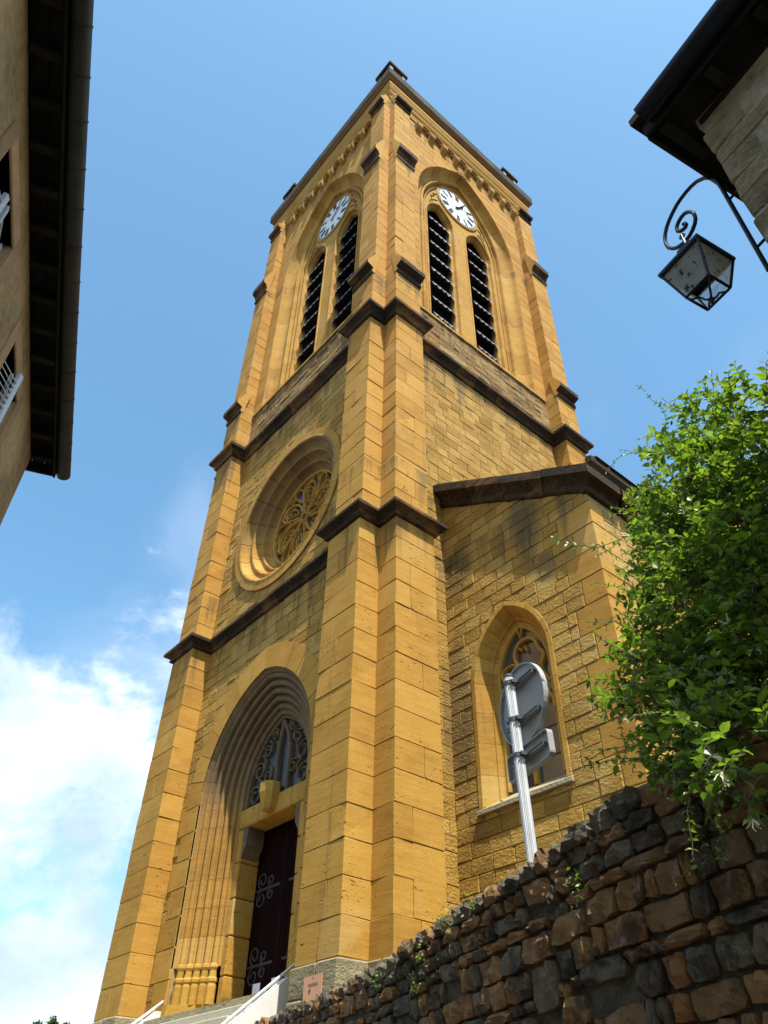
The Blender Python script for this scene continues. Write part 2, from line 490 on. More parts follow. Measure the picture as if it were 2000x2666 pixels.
def cbox(mb, x0, x1, y0, y1, z0, z1, c=0.01, tn=0.0, fr=None, jit=0.0):
    """chamfered box, 24 corner vertices"""
    X, Y, Z = (x0, x1), (y0, y1), (z0, z1)
    sg = (1, -1)
    vs, idx = [], {}
    for i in (0, 1):
        for j in (0, 1):
            for k in (0, 1):
                jx, jy, jz = (R.uniform(-jit, jit) for _ in range(3))
                for ax in range(3):
                    p = [X[i] + jx, Y[j] + jy, Z[k] + jz]
                    o = [sg[i] * c, sg[j] * c, sg[k] * c]
                    q = [p[a] + (o[a] if a != ax else 0) for a in range(3)]
                    idx[(i, j, k, ax)] = len(vs)
                    vs.append(fr(*q) if fr else tuple(q))
    F = []
    for a, (b, d) in ((0, (1, 2)), (1, (0, 2)), (2, (0, 1))):
        for s in (0, 1):
            loop = []
            for (p, q) in ((0, 0), (1, 0), (1, 1), (0, 1)):
                key = [0, 0, 0]
                key[a], key[b], key[d] = s, p, q
                loop.append(idx[(*key, a)])
            flip = (s == 0) ^ (a == 1)
            F.append(tuple(reversed(loop)) if flip else tuple(loop))
    for a in range(3):
        b, d = [x for x in range(3) if x != a]
        for p in (0, 1):
            for q in (0, 1):
                k0, k1 = [0, 0, 0], [0, 0, 0]
                k0[b], k0[d] = p, q
                k1[b], k1[d] = p, q
                k1[a] = 1
                F.append((idx[(*k0, b)], idx[(*k1, b)], idx[(*k1, d)], idx[(*k0, d)]))
    for i in (0, 1):
        for j in (0, 1):
            for k in (0, 1):
                F.append((idx[(i, j, k, 0)], idx[(i, j, k, 1)], idx[(i, j, k, 2)]))
    mb.add(vs, F, tn)
def slab(mb, poly, d0, d1, fr, c=0.008, tn=0.0, jit=0.0, back=False):
    """prism of a convex (u,z) polygon, front at depth d0 with chamfered rim, sides to depth d1"""
    n = len(poly)
    cu = sum(p[0] for p in poly) / n
    cz = sum(p[1] for p in poly) / n
    def ins(p, k):
        du, dz = cu - p[0], cz - p[1]
        return (p[0] + math.copysign(min(k, abs(du)), du), p[1] + math.copysign(min(k, abs(dz)), dz))
    v = []
    for p in poly:
        q = ins(p, c)
        v.append(fr(q[0], d0 + R.uniform(-jit, jit), q[1]))
    for p in poly: v.append(fr(p[0], d0 + c, p[1]))
    for p in poly: v.append(fr(p[0], d1, p[1]))
    F = [tuple(range(n))]
    for i in range(n):
        j = (i + 1) % n
        F.append((i, i + n, j + n, j))
        F.append((i + n, i + 2 * n, j + 2 * n, j + n))
    if back: F.append(tuple(range(3 * n - 1, 2 * n - 1, -1)))
    mb.add(v, F, tn)
def plate(mb, outer, holes, d0, d1, fr, tn=0.0):
    """flat plate with holes, between depths d0 (front) and d1"""
    polys = [outer] + holes
    pts = [p for q in polys for p in q]
    tri = tessellate_polygon([[Vector((p[0], p[1], 0)) for p in q] for q in polys])
    n = len(pts)
    v = [fr(p[0], d0, p[1]) for p in pts] + [fr(p[0], d1, p[1]) for p in pts]
    F = [tuple(t_) for t_ in tri] + [tuple(reversed([i + n for i in t_])) for t_ in tri]
    k = 0
    for q in polys:
        m = len(q)
        for i in range(m):
            j = (i + 1) % m
            F.append((k + i, k + j, k + j + n, k + i + n))
        k += m
    mb.add(v, F, tn)
def bar(mb, pts, w, d0, d1, fr, tn=0.0, closed=False):
    """bar following a 2D (u,z) line, ridged front"""
    n = len(pts)
    v = []
    for i in range(n):
        if closed: a, b = pts[i - 1], pts[(i + 1) % n]
        else: a, b = pts[max(0, i - 1)], pts[min(n - 1, i + 1)]
        du, dz = b[0] - a[0], b[1] - a[1]
        L = hypot(du, dz) or 1
        nu, nz_ = -dz / L, du / L
        p = pts[i]
        h = w / 2
        for s, d in ((-h, d1), (-h, d0 + 0.35 * w), (-h * 0.4, d0), (h * 0.4, d0), (h, d0 + 0.35 * w), (h, d1)):
            v.append(fr(p[0] + nu * s, d, p[1] + nz_ * s))
    F = []
    for i in range(n if closed else n - 1):
        j = (i + 1) % n
        for k in range(5):
            F.append((i * 6 + k, j * 6 + k, j * 6 + k + 1, i * 6 + k + 1))
    if not closed:
        F.append(tuple(range(6)))
        F.append(tuple(range((n - 1) * 6 + 5, (n - 1) * 6 - 1, -1)))
    mb.add(v, F, tn)
def sweep(mb, path, prof, closed=True, tn=0.0, seg=None):
    """path: plan corners (x,y) counter-clockwise seen from above with outward to the right; prof: (offset, z)"""
    n = len(path)
    rows = []
    for i in range(n):
        p = Vector(path[i])
        a = Vector(path[i - 1]) if (closed or i > 0) else None
        b = Vector(path[(i + 1) % n]) if (closed or i < n - 1) else None
        d1 = (p - a).normalized() if a is not None else (b - p).normalized()
        d2 = (b - p).normalized() if b is not None else d1
        n1, n2 = Vector((d1.y, -d1.x)), Vector((d2.y, -d2.x))
        m = n1 + n2
        m = m / max(0.2, m.dot(n1))
        rows.append([(p.x + m.x * o, p.y + m.y * o, z) for o, z in prof])
    k = len(prof)
    v = [q for r in rows for q in r]
    F = []
    for i in range(n if closed else n - 1):
        j = (i + 1) % n
        for q in range(k - 1):
            F.append((i * k + q, j * k + q, j * k + q + 1, i * k + q + 1))
    if not closed:
        F.append(tuple(range(k - 1, -1, -1)))
        F.append(tuple(range((n - 1) * k, n * k)))
    mb.add(v, F, tn)
def tube(mb, pts, r, n=8, tn=0.0, cap=True, r1=None):
    pts = [Vector(p) for p in pts]
    rings = []
    up = Vector((0, 0, 1))
    for i, p in enumerate(pts):
        d = (pts[min(i + 1, len(pts) - 1)] - pts[max(i - 1, 0)]).normalized()
        a = d.cross(up if abs(d.z) < 0.95 else Vector((1, 0, 0))).normalized()
        if i and rings_a.dot(a) < 0: a = -a
        rings_a = a
        b = d.cross(a)
        rr = r if r1 is None else r + (r1 - r) * i / (len(pts) - 1)
        rings.append([p + a * rr * cos(2 * pi * k / n) + b * rr * sin(2 * pi * k / n) for k in range(n)])
    v = [q for g in rings for q in g]
    F = []
    for i in range(len(pts) - 1):
        for k in range(n):
            F.append((i * n + k, i * n + (k + 1) % n, (i + 1) * n + (k + 1) % n, (i + 1) * n + k))
    if cap:
        F.append(tuple(range(n - 1, -1, -1)))
        F.append(tuple(range((len(pts) - 1) * n, len(pts) * n)))
    mb.add(v, F, tn)
def lathe(mb, cx, cy, prof, n=8, tn=0.0, a0=0.0):
    v, F = [], []
    for r, z in prof:
        for k in range(n):
            v.append((cx + r * cos(a0 + 2 * pi * k / n), cy + r * sin(a0 + 2 * pi * k / n), z))
    for i in range(len(prof) - 1):
        for k in range(n):
            F.append((i * n + k, i * n + (k + 1) % n, (i + 1) * n + (k + 1) % n, (i + 1) * n + k))
    F.append(tuple(range(n - 1, -1, -1)))
    F.append(tuple(range((len(prof) - 1) * n, len(prof) * n)))
    mb.add(v, F, tn)
def px(p):
    d = Vector(p) - CAM
    w = d.dot(FV)
    if w < 0.1: return None
    return (1000 + 2021.46 * d.dot(RV) / w, 1333 - 2021.46 * d.dot(UV) / w)
def seen(mb):
    """size in the picture of a piece (area of its bounding box there), 0 when outside"""
    q = [px(p) for p in mb.v]
    if any(a is None for a in q): return 0
    u0, u1, v0, v1 = min(a[0] for a in q), max(a[0] for a in q), min(a[1] for a in q), max(a[1] for a in q)
    if u1 < 0 or v1 < 0 or u0 > 2000 or v0 > 2666: return 0
    return (min(u1, 2000) - max(u0, 0)) * (min(v1, 2666) - max(v0, 0))

# pointed arch: half width, centre excess e, springing zs
def arch(half, e, zs, z0=None, n=14, uc=0.0):
    Rr = half + e
    am = acos(e / Rr)
    pts = []
    if z0 is not None: pts.append((uc - half, z0))
    for i in range(n + 1):
        a = am * i / n
        pts.append((uc + e - Rr * cos(a), zs + Rr * sin(a)))
    right = [(2 * uc - p[0], p[1]) for p in reversed(pts[:-1])]
    return pts + right
def arch_range(half, e, zs, z0, z, uc=0.0):
    if z < z0: return None
    if z <= zs: return (uc - half, uc + half)
    Rr = half + e
    q = Rr * Rr - (z - zs) ** 2
    if q <= e * e: return None
    x = sqrt(q) - e
    return (uc - x, uc + x)
def arch_sweep(mb, half, e, zs, z0, prof, fr, n=14, cuts=None, gap=0.005, uc=0.0, ztop=None):
    """prof: (inset, depth). Stones of the moulding are separate runs with open joints."""
    paths = [arch(half - i_, e, zs, z0, n, uc) for i_, d_ in prof]
    m = len(paths[0])
    base = paths[0]
    # subdivide straight jamb into runs
    def pt(k, s):           # s in [0, m-1]
        i = min(int(s), m - 2)
        f = s - i
        a, b = paths[k][i], paths[k][i + 1]
        return (a[0] + (b[0] - a[0]) * f, a[1] + (b[1] - a[1]) * f)
    runs = []
    jl = hypot(base[1][0] - base[0][0], base[1][1] - base[0][1]) if z0 is not None else 0
    ss = [0.0]
    if z0 is not None:
        nj = max(1, round(jl / 0.475))
        ss = [i / nj for i in range(nj)] + [1.0]
        arcs = 1
    else:
        arcs = 0
    end = m - 1 - arcs
    step = max(1, round((end - arcs) / 2 / 6))
    k = arcs
    mid = (m - 1) // 2
    lst = list(range(arcs, mid, 2))
    for a in lst[1:]: ss.append(float(a))
    ss.append(float(mid))
    full = ss + [m - 1 - x for x in reversed(ss[:-1])]
    for a, b in zip(full[:-1], full[1:]):
        steps = [a] + [float(q) for q in range(int(a) + 1, int(math.ceil(b))) if a < q < b] + [b]
        tn = R.uniform(-1, 1)
        v = []
        for si, s in enumerate(steps):
            for kk in range(len(prof)):
                p = pt(kk, s)
                if si in (0, len(steps) - 1):     # pull the ends in for the joint
                    o = pt(kk, steps[1] if si == 0 else steps[-2])
                    L = hypot(o[0] - p[0], o[1] - p[1]) or 1
                    p = (p[0] + (o[0] - p[0]) / L * gap / 2, p[1] + (o[1] - p[1]) / L * gap / 2)
                v.append(fr(p[0], prof[kk][1], p[1]))
        K = len(prof)
        F = []
        for i in range(len(steps) - 1):
            for q in range(K - 1):
                F.append((i * K + q, i * K + q + 1, (i + 1) * K + q + 1, (i + 1) * K + q))
        mb.add(v, F, tn)
def rolls(i0, d0, i1, d1, n, rad=0.42):
    """n rolls with hollows between two points of an inset/depth profile"""
    pr = [(i0, d0)]
    ti, td = (i1 - i0) / n, (d1 - d0) / n
    L = hypot(ti, td)
    ui, ud = ti / L, td / L
    ni, nd = ud, -ui           # towards the viewer and the opening
    for k in range(n):
        ci, cd_ = i0 + ti * (k + 0.5), d0 + td * (k + 0.5)
        r = L * rad
        for a in range(7):
            th = pi * a / 6
            pr.append((ci - ui * r * cos(th) + ni * (r * sin(th) - 0.02), cd_ - ud * r * cos(th) + nd * (r * sin(th) - 0.02)))
        pr.append((ci + ui * L * 0.5 - ni * 0.055, cd_ + ud * L * 0.5 - nd * 0.055))
    pr[-1] = (i1, d1)
    return pr

# frames of the faces: local (u, depth inwards, z) -> world
W = 7.0
def FS(u, d, z): return (u, d, z)                    # facade wall, u = x
def FE(u, d, z): return (-d, u, z)                   # side wall facing +X, u = y
def FW(u, d, z): return (-W + d, u, z)
def FN(u, d, z): return (u, W - d, z)
def shift(fr, du, dd=0.0): return lambda u, d, z: fr(u + du, d + dd, z)

# ================================================================== GROUND
g = MB()
box(g, -400, 400, -400, 400, -3.0, -1.6)
o = g.build('ground', 'asphalt'); o['kind'] = 'structure'
g = MB()
# raised church terrace behind the retaining wall
WR = Vector((6.47, -3.64)); WD = Vector((-0.95037, 0.31112)); WN = Vector((-0.31112, -0.95037))
def wp_(s, off): q = WR + WD * s + WN * off; return (q.x, q.y)
tp = [wp_(-3.0, -0.35), wp_(10.5, -0.35), (-12, -1.0), (-12, 40), (12, 40), (12, -5.4)]
v = [(x, y, -1.59) for x, y in tp] + [(x, y, 1.15) for x, y in tp]
n = len(tp)
g.add(v, [tuple(range(n, 2 * n))] + [(i, (i + 1) % n, (i + 1) % n + n, i + n) for i in range(n)])
o = g.build('terrace_ground', 'soil'); o['kind'] = 'structure'

# ================================================================== CHURCH
church = empty('church', (-3.5, 3.5, 1.15), 'tall ochre stone church with square clock tower, rose window and pointed doorway', 'church')
blocks = []            # (MB, material)
voids = []
def rnd_cuts(a, b, wmin, wmax, off=0.0):
    xs = [a]
    x = a + off
    if x > a + 0.08: xs.append(x)
    while xs[-1] < b - wmin * 0.6:
        xs.append(min(b, xs[-1] + R.uniform(wmin, wmax)))
    if b - xs[-1] > 1e-6: xs.append(b)
    if len(xs) > 2 and xs[-1] - xs[-2] < wmin * 0.5: xs.pop(-2)
    return xs
def masonry(fr, u0, u1, zs, mat, wmin, wmax, holes=(), gap=0.011, jit=0.0, c=0.005, left=None, right=None, proud=0.0):
    """rows of stones on a face; holes: functions z -> (l, r) or None; left/right: limits as functions of z"""
    for a, b in zip(zs[:-1], zs[1:]):
        z0, z1 = a + gap / 2, b - gap / 2
        L0 = left(z0) if left else u0; L1 = left(z1) if left else u0
        R0 = right(z0) if right else u1; R1 = right(z1) if right else u1
        iv = [((L0, L1), (R0, R1))]
        for h in holes:
            h0, h1 = h(z0), h(z1)
            if h0 is None and h1 is None: continue
            if h0 is None: m = (h1[0] + h1[1]) / 2; h0 = (m, m)
            if h1 is None: m = (h0[0] + h0[1]) / 2; h1 = (m, m)
            nv = []
            for (l, r) in iv:
                if h0[1] <= l[0] or h0[0] >= r[0]:
                    nv.append((l, r)); continue
                nv.append((l, (h0[0], h1[0])))
                nv.append(((h0[1], h1[1]), r))
            iv = nv
        for (l, r) in iv:
            a_, b_ = min(l), max(r)
            if max(r[0] - l[0], r[1] - l[1]) < 0.05: continue
            cuts = rnd_cuts(a_, b_, wmin, wmax, R.uniform(0.3, 1.0) * wmax)
            for k, (p, q) in enumerate(zip(cuts[:-1], cuts[1:])):
                p0, p1, q0, q1 = p + gap / 2, p + gap / 2, q - gap / 2, q - gap / 2
                if k == 0: p0, p1 = l
                if k == len(cuts) - 2: q0, q1 = r
                p0, p1 = max(p0, l[0]), max(p1, l[1])
                q0, q1 = min(q0, r[0]), min(q1, r[1])
                if q0 - p0 < 0.03 and q1 - p1 < 0.03: continue
                q0, q1 = max(q0, p0 + 0.004), max(q1, p1 + 0.004)
                mb = MB()
                slab(mb, [(p0, z0), (q0, z0), (q1, z1), (p1, z1)], -proud - R.uniform(0, 0.012 if jit else 0.005), 0.05, fr, c, R.uniform(-1, 1), jit)
                blocks.append((mb, mat))
def levels(a, b, h):
    n = max(1, round((b - a) / h))
    return [a + (b - a) * i / n for i in range(n + 1)]

Z0, Z1, Z2, ZB = 2.19, 9.32, 15.67, 29.3
# ---- wall cores behind the stones
AR_P = (1.83, 0.40, 5.65)       # portal opening
AR_B = (2.25, 2.25, 24.40)      # belfry arch
rose_c, rose_r = 12.17, 1.95
def circ(r, zc, n=40, uc=0.0): return [(uc + r * cos(2 * pi * i / n), zc + r * sin(2 * pi * i / n)) for i in range(n)]
FSc, FEc = shift(FS, -3.5), shift(FE, 3.5)
core = MB()
belf = arch(2.24, 2.25, 24.40, 17.65)
plate(core, [(-3.5, 0.6), (3.5, 0.6), (3.5, 30.2), (-3.5, 30.2)], [arch(1.82, 0.40, 5.65, 2.05), circ(rose_r, rose_c), belf], 0.014, 0.55, FSc)
plate(core, [(-2.9, 0.6), (3.5, 0.6), (3.5, 30.2), (-2.9, 30.2)], [belf], 0.014, 0.55, FEc)
box(core, -W + 0.014, -W + 0.5, 0.6, W - 0.55, 0.6, 30.2)
box(core, -W + 0.014, -0.6, W - 0.5, W - 0.014, 0.6, 30.2)
core.build('wall_core', 'mortar', church)
inner = MB()
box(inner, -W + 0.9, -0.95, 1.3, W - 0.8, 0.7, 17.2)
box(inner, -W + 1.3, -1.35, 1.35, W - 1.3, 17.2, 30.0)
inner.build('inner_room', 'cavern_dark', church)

# ---- buttresses: A front right, C front left, B side front, D side back, and the rear ones
def stack(kind, bp, bw, zs, mat='ochre_ashlar', split=0.5, gap=0.010):
    for a, b in zip(zs[:-1], zs[1:]):
        z0, z1 = a + gap / 2, b - gap / 2
        two = R.random() < split and bw > 0.6
        cut = bw * R.choice((0.36, 0.62, 0.5)) if two else None
        parts = [(0, cut), (cut, bw)] if two else [(0, bw)]
        for (p, q) in parts:
            if two:
                if p == 0: q -= gap / 2
                else: p += gap / 2
            mb = MB()
            e = R.uniform(0, 0.005)
            jj = R.choice((0.002, 0.002, 0.005, 0.013))
            tn = R.uniform(-1, 1)
            if kind == 'A': cbox(mb, -q, -p, -bp - e, 0.06, z0, z1, 0.005, tn, jit=jj)
            elif kind == 'C': cbox(mb, -W + p, -W + q, -bp - e, 0.06, z0, z1, 0.005, tn, jit=jj)
            elif kind == 'B': cbox(mb, -0.06, bp + e, p, q, z0, z1, 0.005, tn, jit=jj)
            elif kind == 'D': cbox(mb, -0.06, bp + e, W - q, W - p, z0, z1, 0.005, tn, jit=jj)
            blocks.append((mb, mat))
LV = [(0.472, 0.943, Z0, Z1, 0.475), (0.434, 0.835, 9.60, Z2, 0.465), (0.409, 0.809, 15.9, 17.75, 0.42), (0.355, 0.738, 17.75, 24.4, 0.42), (0.254, 0.686, 24.4, 29.3, 0.42)]
bc = {k: MB() for k in 'ABCDEF'}
for bp, bw, a, b, h in LV:
    k = 0.014
    for nm in 'ACBD':
        if nm == 'B' or nm == 'D' or True:
            stack(nm, bp, bw, levels(a, b, h))
    box(bc['A'], -bw + k, -k, -bp + k, 0.3, a, b + 0.1)
    box(bc['C'], -W + k, -W + bw - k, -bp + k, 0.3, a, b + 0.1)
    box(bc['B'], -0.3, bp - k, k, bw - k, a, b + 0.1)
    box(bc['D'], -0.3, bp - k, W - bw + k, W - k, a, b + 0.1)
    # rear and far side ones, unseen from the street
    box(bc['E'], -W - bp, -W + 0.1, 0.0, bw, a, b)
    box(bc['F'], -W - bp, -W + 0.1, W - bw, W, a, b)
for k in 'ABCD': bc[k].build('buttress_core', 'mortar', church)
for k in 'EF': bc[k].build('buttress_core', 'ochre_ashlar', church)

# ---- wall stones
hp = lambda z: arch_range(2.2, 0.40, 5.65, 2.0, z, -3.5)
def circ_range(r, zc, z, uc):
    q = r * r - (z - zc) ** 2
    return None if q <= 0 else (uc - sqrt(q), uc + sqrt(q))
hr = lambda z: circ_range(2.05, rose_c, z, -3.5)
hb = lambda uc: (lambda z: arch_range(2.25, 2.25, 24.40, 17.6, z, uc))
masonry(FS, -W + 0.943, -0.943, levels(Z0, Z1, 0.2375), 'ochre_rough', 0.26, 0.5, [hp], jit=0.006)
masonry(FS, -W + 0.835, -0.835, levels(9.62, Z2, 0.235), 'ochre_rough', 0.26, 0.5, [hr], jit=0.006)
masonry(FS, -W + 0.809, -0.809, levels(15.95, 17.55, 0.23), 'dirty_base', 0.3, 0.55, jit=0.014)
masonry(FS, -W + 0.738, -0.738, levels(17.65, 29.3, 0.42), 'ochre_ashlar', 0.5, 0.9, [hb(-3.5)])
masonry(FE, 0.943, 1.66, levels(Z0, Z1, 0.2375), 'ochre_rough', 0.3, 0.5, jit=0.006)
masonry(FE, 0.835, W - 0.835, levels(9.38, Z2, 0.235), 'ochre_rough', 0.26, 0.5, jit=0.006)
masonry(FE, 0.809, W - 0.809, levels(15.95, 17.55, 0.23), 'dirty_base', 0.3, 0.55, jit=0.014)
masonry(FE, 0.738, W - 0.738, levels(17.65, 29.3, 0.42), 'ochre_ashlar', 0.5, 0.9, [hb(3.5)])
# far tower faces, plain
far = MB()
box(far, -W, -W + 0.02, 0.9, W - 0.9, 0.6, 29.5)
box(far, -W + 0.9, -0.9, W - 0.02, W, 0.6, 29.5)
far.build('far_wall', 'ochre_rough', church)

# ---- string courses
def outline(bp, bw):
    return [(-W, -bp), (-W + bw, -bp), (-W + bw, 0), (-bw, 0), (-bw, -bp), (0, -bp), (0, 0), (bp, 0), (bp, bw), (0, bw), (0, W - bw), (bp, W - bw),
            (bp, W), (0, W), (-W, W), (-W - bp, W), (-W - bp, W - bw), (-W, W - bw), (-W, bw), (-W - bp, bw), (-W - bp, 0), (-W, 0)]
def stones_along(path, pr, closed, name, mat, ln):
    n = len(path)
    rows = []
    for i in range(n):
        p = Vector(path[i])
        a = Vector(path[i - 1]) if (closed or i > 0) else None
        b = Vector(path[(i + 1) % n]) if (closed or i < n - 1) else None
        d1 = (p - a).normalized() if a is not None else (b - p).normalized()
        d2 = (b - p).normalized() if b is not None else d1
        n1, n2 = Vector((d1.y, -d1.x)), Vector((d2.y, -d2.x))
        m = n1 + n2
        m = m / max(0.2, m.dot(n1))
        rows.append([Vector((p.x + m.x * o, p.y + m.y * o, z)) for o, z in pr])
    K = len(pr)
    for i in range(n if closed else n - 1):
        A_, B_ = rows[i], rows[(i + 1) % n]
        L = (A_[0] - B_[0]).length
        q = max(1, round(L / ln))
        cuts = [0] + [(k + R.uniform(-0.2, 0.2)) / q for k in range(1, q)] + [1]
        for f0, f1 in zip(cuts[:-1], cuts[1:]):
            g0 = f0 + (0.004 / L if f0 > 0 else 0)
            g1 = f1 - (0.004 / L if f1 < 1 else 0)
            dz = R.uniform(-0.006, 0.006) if 0 < f0 and f1 < 1 else 0
            mb = MB()
            v = []
            sub = 3
            for k in range(sub + 1):
                g = g0 + (g1 - g0) * k / sub
                for j, (a, b) in enumerate(zip(A_, B_)):
                    w_ = a.lerp(b, g)
                    e = R.uniform(-0.006, 0.006) if 0 < k < sub else 0
                    v.append((w_.x, w_.y, w_.z + dz + (e if pr[j][0] > 0.1 else 0)))
            F = []
            for k in range(sub):
                for j in range(K - 1): F.append((k * K + j, (k + 1) * K + j, (k + 1) * K + j + 1, k * K + j + 1))
            F += [tuple(range(K - 1, -1, -1)), tuple(range(sub * K, (sub + 1) * K))]
            mb.add(v, F, R.uniform(-1, 1))
            mb.build(name, mat, church)
def string_course(bp, bw, z, top, lip, nxt, name, path=None):
    mb = MB()
    H = top - z
    pr = [(-0.02, z), (0.045, z + 0.02 * H), (0.07, z + 0.10 * H), (0.075, z + 0.2 * H), (0.055, z + 0.30 * H), (0.06, z + 0.34 * H), (0.075, z + 0.42 * H), (0.10, z + 0.5 * H),
          (0.15, z + 0.60 * H), (lip - 0.005, z + 0.66 * H), (lip, z + 0.69 * H), (lip, top - 0.02), (lip - 0.015, top), (-(bp - nxt) - 0.03, top + 0.17)]
    stones_along(path or outline(bp, bw), pr, path is None, 'string_stone', 'crusted_stone', 0.75)
string_course(0.472, 0.943, Z1, 9.58, 0.19, 0.434, 'string_course', [(-W, 3.0)] + outline(0.472, 0.943)[:10])
string_course(0.434, 0.835, Z2, 16.03, 0.20, 0.409, 'string_course')

# ---- weathered caps of the belfry buttresses
def cap(kind, bp, bw, nxt, z0, zl, zt, lip):
    mb = MB()
    pr = [(-0.05, z0), (0.03, z0), (0.05, z0 + 0.05), (0.05, z0 + 0.12), (0.02, z0 + 0.15), (0.03, z0 + 0.22), (0.08, z0 + (zl - z0) * 0.5), (lip, z0 + (zl - z0) * 0.62), (lip, zl - 0.03), (lip - 0.03, zl), (nxt - bp, zt), (-0.2, zt)]
    e = 0.012
    v = []
    for s in (-e, bw + e):
        for o, z in pr:
            if kind == 'A': v.append((-s, -bp - o, z))
            elif kind == 'C': v.append((-W + s, -bp - o, z))
            elif kind == 'B': v.append((bp + o, s, z))
            else: v.append((bp + o, W - s, z))
    n = len(pr)
    F = [(i, i + 1, i + 1 + n, i + n) for i in range(n - 1)] + [tuple(range(n)), tuple(range(2 * n - 1, n - 1, -1))]
    mb.add(v, F, R.uniform(-0.5, 1))
    # front crusted, the cheeks still clean ochre
    mb.m = [0] * (n - 1) + [1, 1]
    mb.build('buttress_cap', ['crusted_stone', 'ochre_mould'], church)
for k in 'ABCD':
    cap(k, 0.409, 0.809, 0.355, 17.56, 18.05, 18.5, 0.20)
    cap(k, 0.355, 0.738, 0.254, 24.12, 24.85, 25.6, 0.19)
    cap(k, 0.254, 0.686, 0.2, 28.50, 28.95, 29.2, 0.17)

# ---- main cornice, roof slab, corner pedestals
sq = [(-W, 0), (0, 0), (0, W), (-W, W)]
mb = MB()
sweep(mb, sq, [(-0.1, 29.28), (0.05, 29.30), (0.07, 29.42), (0.05, 29.5), (0.10, 29.56), (0.13, 29.66), (0.12, 29.74), (0.16, 29.84), (0.20, 30.02), (0.215, 30.06), (0.215, 30.20), (0.20, 30.24), (0.2, 30.3)], True)
mb.build('cornice', 'ochre_mould', church)
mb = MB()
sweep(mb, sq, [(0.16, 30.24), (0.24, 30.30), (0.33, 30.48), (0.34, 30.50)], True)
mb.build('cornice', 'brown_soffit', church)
mb = MB()
stones_along(sq, [(0.30, 30.49), (0.35, 30.51), (0.355, 30.97), (0.33, 31.01), (0.0, 31.06)], True, 'slab_stone', 'lichen_slab', 1.1)
sweep(mb, sq, [(0.05, 31.0), (0.05, 31.03), (-3.4, 31.5)], True)
mb.build('roof_slab', 'lichen_slab', church)
for cx, cy in ((0.06, -0.04), (0.06, W - 0.9), (-W + 0.9, -0.04), (-W + 0.9, W - 0.9)):
    cx2 = cx if cx > -1 else cx
    mb = MB()
    x0, x1 = cx2 - 0.6, cx2
    y0, y1 = cy, cy + 0.6
    box(mb, x0 + 0.02, x1 + 0.16, y0 - 0.18, y1, 31.0, 31.12)
    for ax in (x0 + 0.02, x1):
        for ay in (y0 - 0.16, y1 - 0.16):
            box(mb, ax, ax + 0.14, ay, ay + 0.14, 31.121, 31.75)
    p = mb.build('corner_pedestal', 'white_stone', church)
    mb = MB()
    cbox(mb, x0 - 0.05, x1 + 0.22, y0 - 0.25, y1 + 0.06, 31.751, 31.92, 0.02)
    box(mb, x0 + 0.1, x1 + 0.04, y0 - 0.08, y1 - 0.06, 31.122, 31.749)
    mb.build('pedestal_top', 'crusted_stone', p)

# ---- arched corbel table under the cornice
def corbels(fr):
    for k in range(9):
        u = -2.22 + 0.617 * k
        mb = MB()
        pr = [(0.0, 28.50), (-0.11, 28.60), (-0.20, 28.72), (-0.20, 28.90), (-0.14, 28.95), (0.0, 28.96)]
        n = len(pr)
        v = [fr(u - 0.125 + (0.02 if z < 28.75 else 0), d, z) for d, z in pr] + [fr(u + 0.125 - (0.02 if z < 28.75 else 0), d, z) for d, z in pr]
        mb.add(v, [(i, i + n, i + 1 + n, i + 1) for i in range(n - 1)] + [tuple(range(n)), tuple(range(2 * n - 1, n - 1, -1))], R.uniform(-1, 1))
        mb.build('corbel', 'ochre_mould', church)
        if k < 8:
            mb = MB()
            uc = u + 0.3085
            a = [(uc - 0.235 * cos(pi * i / 10), 28.97 + 0.2 * sin(pi * i / 10)) for i in range(11)]
            bar(mb, a, 0.10, -0.17, 0.02, fr, R.uniform(-1, 1))
            a = [(uc - 0.16 * cos(pi * i / 8), 28.95 + 0.13 * sin(pi * i / 8)) for i in range(9)]
            bar(mb, a, 0.05, -0.11, 0.02, fr, R.uniform(-1, 1))
            # cusps
            for s in (-1, 1):
                bar(mb, [(uc + s * 0.15, 28.97), (uc + s * 0.09, 29.0), (uc + s * 0.11, 29.06)], 0.035, -0.06, 0.02, fr)
            mb.build('corbel_arch', 'ochre_mould', church)
    mb = MB()
    box(mb, -2.75, 2.75, -0.045, 0.02, 29.17, 29.285, 0, fr)
    mb.build('corbel_band', 'ochre_mould', church)
corbels(FSc)
corbels(FEc)

